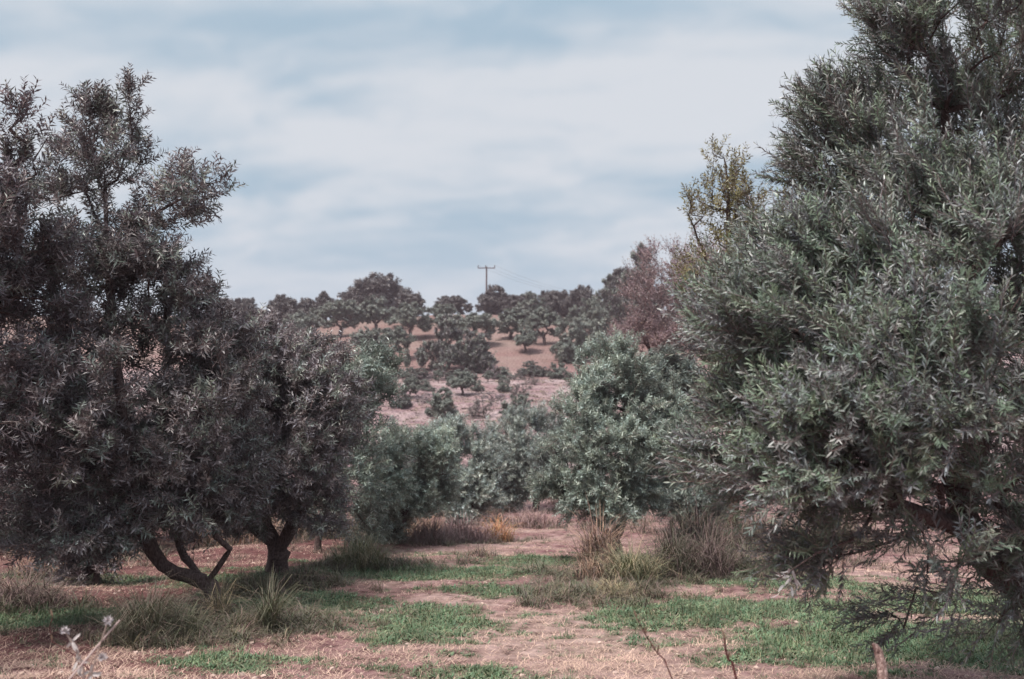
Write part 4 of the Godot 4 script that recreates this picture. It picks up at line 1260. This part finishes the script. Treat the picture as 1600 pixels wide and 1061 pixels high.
	clump("dry_weeds", 0.445, -23, 434, 722, 0.61, 0.75, 0.0102, [Color(0.27, 0.18, 0.18), Color(0.33, 0.23, 0.20), Color(0.20, 0.14, 0.14)], M.straw, 0.5, "dry weeds under the crooked thin trunk", "weeds")
	rng.seed = 449
	var bw := []
	var bt := []
	for i in 2600:
		var d := rng.randf_range(14.5, 44.0)
		var x := rng.randf_range(-0.60, 0.60) * d
		var on_track := exp(-pow((x - 1.0 - (d - 15.0) * 0.05) / 2.0, 2)) * (1.0 - smooth(20.0, 26.0, d))
		if rng.randf() < maxf(on_track, green(x, -d)): continue
		if rng.randf() > 0.35 + 0.9 * wide.get_noise_2d(x * 0.45 + 3.0, d * 0.5): continue
		var sc := rng.randf_range(0.4, 1.2)
		bw.append(Transform3D(Basis(Vector3.UP, rng.randf() * TAU).scaled(Vector3(sc, sc * rng.randf_range(0.6, 1.2), sc)), on_ground(x, -d, -0.02)))
		var v := rng.randf_range(0.7, 1.25)
		bt.append(Color(v, v * rng.randf_range(0.9, 1.05), v))
	var low := thing("withered_weeds", Vector3.ZERO)
	tag(low, "low withered weeds spreading under and behind the trees", "weeds", "", "stuff")
	many("weeds", tuft(448, 90, 0.42, 0.30, 0.009, dusk + dry.slice(2) + dim, M.straw, 0.9), bw, bt, low)
	rng.seed = 450
	var rw := []
	var rt := []
	for o in get_children():
		if not (o is MeshInstance3D and o.has_meta("category")): continue
		if not o.get_meta("category") in ["grass clump", "weeds", "brush", "brush pile"]: continue
		for i in 46:
			var p: Vector3 = o.position + Vector3(rng.randfn() * 0.45, 0, rng.randfn() * 0.30)
			var sc := rng.randf_range(0.5, 1.5)
			rw.append(Transform3D(Basis(Vector3.UP, rng.randf() * TAU).scaled(Vector3(sc, sc * rng.randf_range(0.5, 1.3), sc)), on_ground(p.x, p.z, -0.01)))
			var v := rng.randf_range(0.75, 1.25)
			rt.append(Color(v * rng.randf_range(0.9, 1.2), v, v))
	var rough := thing("rough_grass", Vector3.ZERO)
	tag(rough, "rough uneven grass that runs between the taller clumps", "grass", "", "stuff")
	many("blades", tuft(451, 40, 0.20, 0.12, 0.006, dim + dusk + olive, M.grass, 0.9), rw, rt, rough)
	clump("grass_clump", 3.965, -8.3, 435, 570, 0.22, 0.40, 0.0076, olive, M.grass, 0.9, "broad green weeds under the hanging twigs at right", "grass clump")


func foreground_stems() -> void:
	var pale := Color(0.46, 0.36, 0.34)
	# straight pale stalk leaning right at the bottom left
	var a := on_ground(-1.913, -3.9)
	var s := Shape.new()
	simple_tube([a, Vector3(-1.76, 0.322, -3.95), Vector3(-1.679, 0.428, -4), Vector3(-1.583, 0.544, -4.02)], 0.0048, 0.0030, 6, pale, s)
	var o := MeshInstance3D.new()
	o.name = "dry_stalk"
	o.mesh = s.mesh(M.straw)
	add_child(o)
	tag(o, "straight pale dry stalk leaning to the right at the bottom left", "stalk")
	# the dried flower plant that it crosses
	a = on_ground(-1.704, -4)
	var t := thing("dried_plant", a)
	tag(t, "dried plant with fluffy pale seed heads on curved stems at the bottom left", "plant")
	rng.seed = 77
	for q in [[Vector3(-1.715, 0.206, -4), Vector3(-1.72, 0.36, -4), Vector3(-1.751, 0.438, -4), Vector3(-1.795, 0.503, -4)], [Vector3(-1.704, 0.206, -4), Vector3(-1.684, 0.348, -4), Vector3(-1.658, 0.438, -4), Vector3(-1.622, 0.546, -4)], [Vector3(-1.712, 0.206, -4), Vector3(-1.699, 0.314, -4), Vector3(-1.673, 0.381, -4), Vector3(-1.645, 0.397, -4)]]:
		s = Shape.new()
		simple_tube([Vector3.ZERO, q[0] - a, q[1] - a, q[2] - a, q[3] - a], 0.0045, 0.0025, 5, Color(0.34, 0.26, 0.23), s)
		part("stem", s.mesh(M.straw), t)
		var f := Shape.new()
		for i in 70:
			var dir := (jitter().normalized() + Vector3(0, 0.4, 0)).normalized()
			leaf(f, Vector3.ZERO, dir, Vector3(0.2, 0.3, 1), rng.randf_range(0.012, 0.028), 0.006, Color(0.46, 0.42, 0.43) * rng.randf_range(0.75, 1.2), false)
		part("seed_head", f.mesh(M.straw), t).position = q[3] - a
	for q in [Vector3(-1.743, 0.386, -4), Vector3(-1.686, 0.33, -4), Vector3(-1.735, 0.324, -4), Vector3(-1.766, 0.464, -4)]:
		var f := Shape.new()
		for i in 5: leaf(f, Vector3.ZERO, jitter().normalized(), Vector3(0.2, 0.3, 1), 0.045, 0.012, Color(0.40, 0.36, 0.35), true)
		part("leaf", f.mesh(M.straw), t).position = q - a
	# reddish shoots at the bottom
	var red := Color(0.20, 0.085, 0.085)
	for q in [
		["tall_red_shoot", [on_ground(0.791, -4.3), Vector3(0.694, 0.209, -4.3), Vector3(0.627, 0.329, -4.3), Vector3(0.577, 0.406, -4.3), Vector3(0.539, 0.479, -4.3)], 0.0030, "thin reddish shoot leaning left with a small bud tip"],
		["red_shoot", [on_ground(0.966, -4.1), Vector3(0.924, 0.274, -4.1), Vector3(0.889, 0.361, -4.1), Vector3(0.876, 0.422, -4.1), Vector3(0.876, 0.449, -4.1)], 0.0055, "thicker reddish shoot with a forked bud at the bottom right of centre"],
		["red_shoot", [on_ground(-1.883, -4.6), Vector3(-1.901, 0.112, -4.6), Vector3(-2.123, 0.293, -4.6), Vector3(-2.12, 0.406, -4.6)], 0.0025, "thin faint shoot standing behind the dried plant at left"]]:
		var p: Array = q[1]
		var base: Vector3 = p[0]
		t = thing("red_shoot", base)
		tag(t, q[3], "shoot")
		s = Shape.new()
		var pts := []
		for v in soften(p): pts.append(v - base)
		simple_tube(pts, q[2] * 1.3, q[2] * 0.7, 6, red, s)
		part("stem", s.mesh(M.bark), t)
		for k in 3:
			var f := Shape.new()
			leaf(f, Vector3.ZERO, Vector3(-0.35 + 0.25 * k, 1.0, 0.1 * k).normalized(), Vector3(0.3, 0, 1), 0.04, 0.010, Color(0.15, 0.10, 0.07), true)
			part("bud", f.mesh(M.leaf), t).position = pts[-1 - 2 * k]
	# cut pale stake at the lower right
	a = on_ground(1.875, -5)
	s = Shape.new()
	var stake := PackedVector3Array()
	var rr := PackedFloat32Array()
	for q in [[a, 0.026], [Vector3(1.862, -0.017, -5), 0.024], [Vector3(1.853, 0.067, -5), 0.021], [Vector3(1.837, 0.135, -5), 0.0185], [Vector3(1.824, 0.157, -5), 0.0150], [Vector3(1.811, 0.17, -5), 0.007]]:
		stake.append(q[0])
		rr.append(q[1])
	tube(s, stake, rr, 9, Color(0.80, 0.62, 0.56), 0.3)
	o = MeshInstance3D.new()
	o.name = "wooden_stake"
	o.mesh = s.mesh(M.bark)
	add_child(o)
	tag(o, "short pale stake with a slanted broken top at the lower right", "stake")
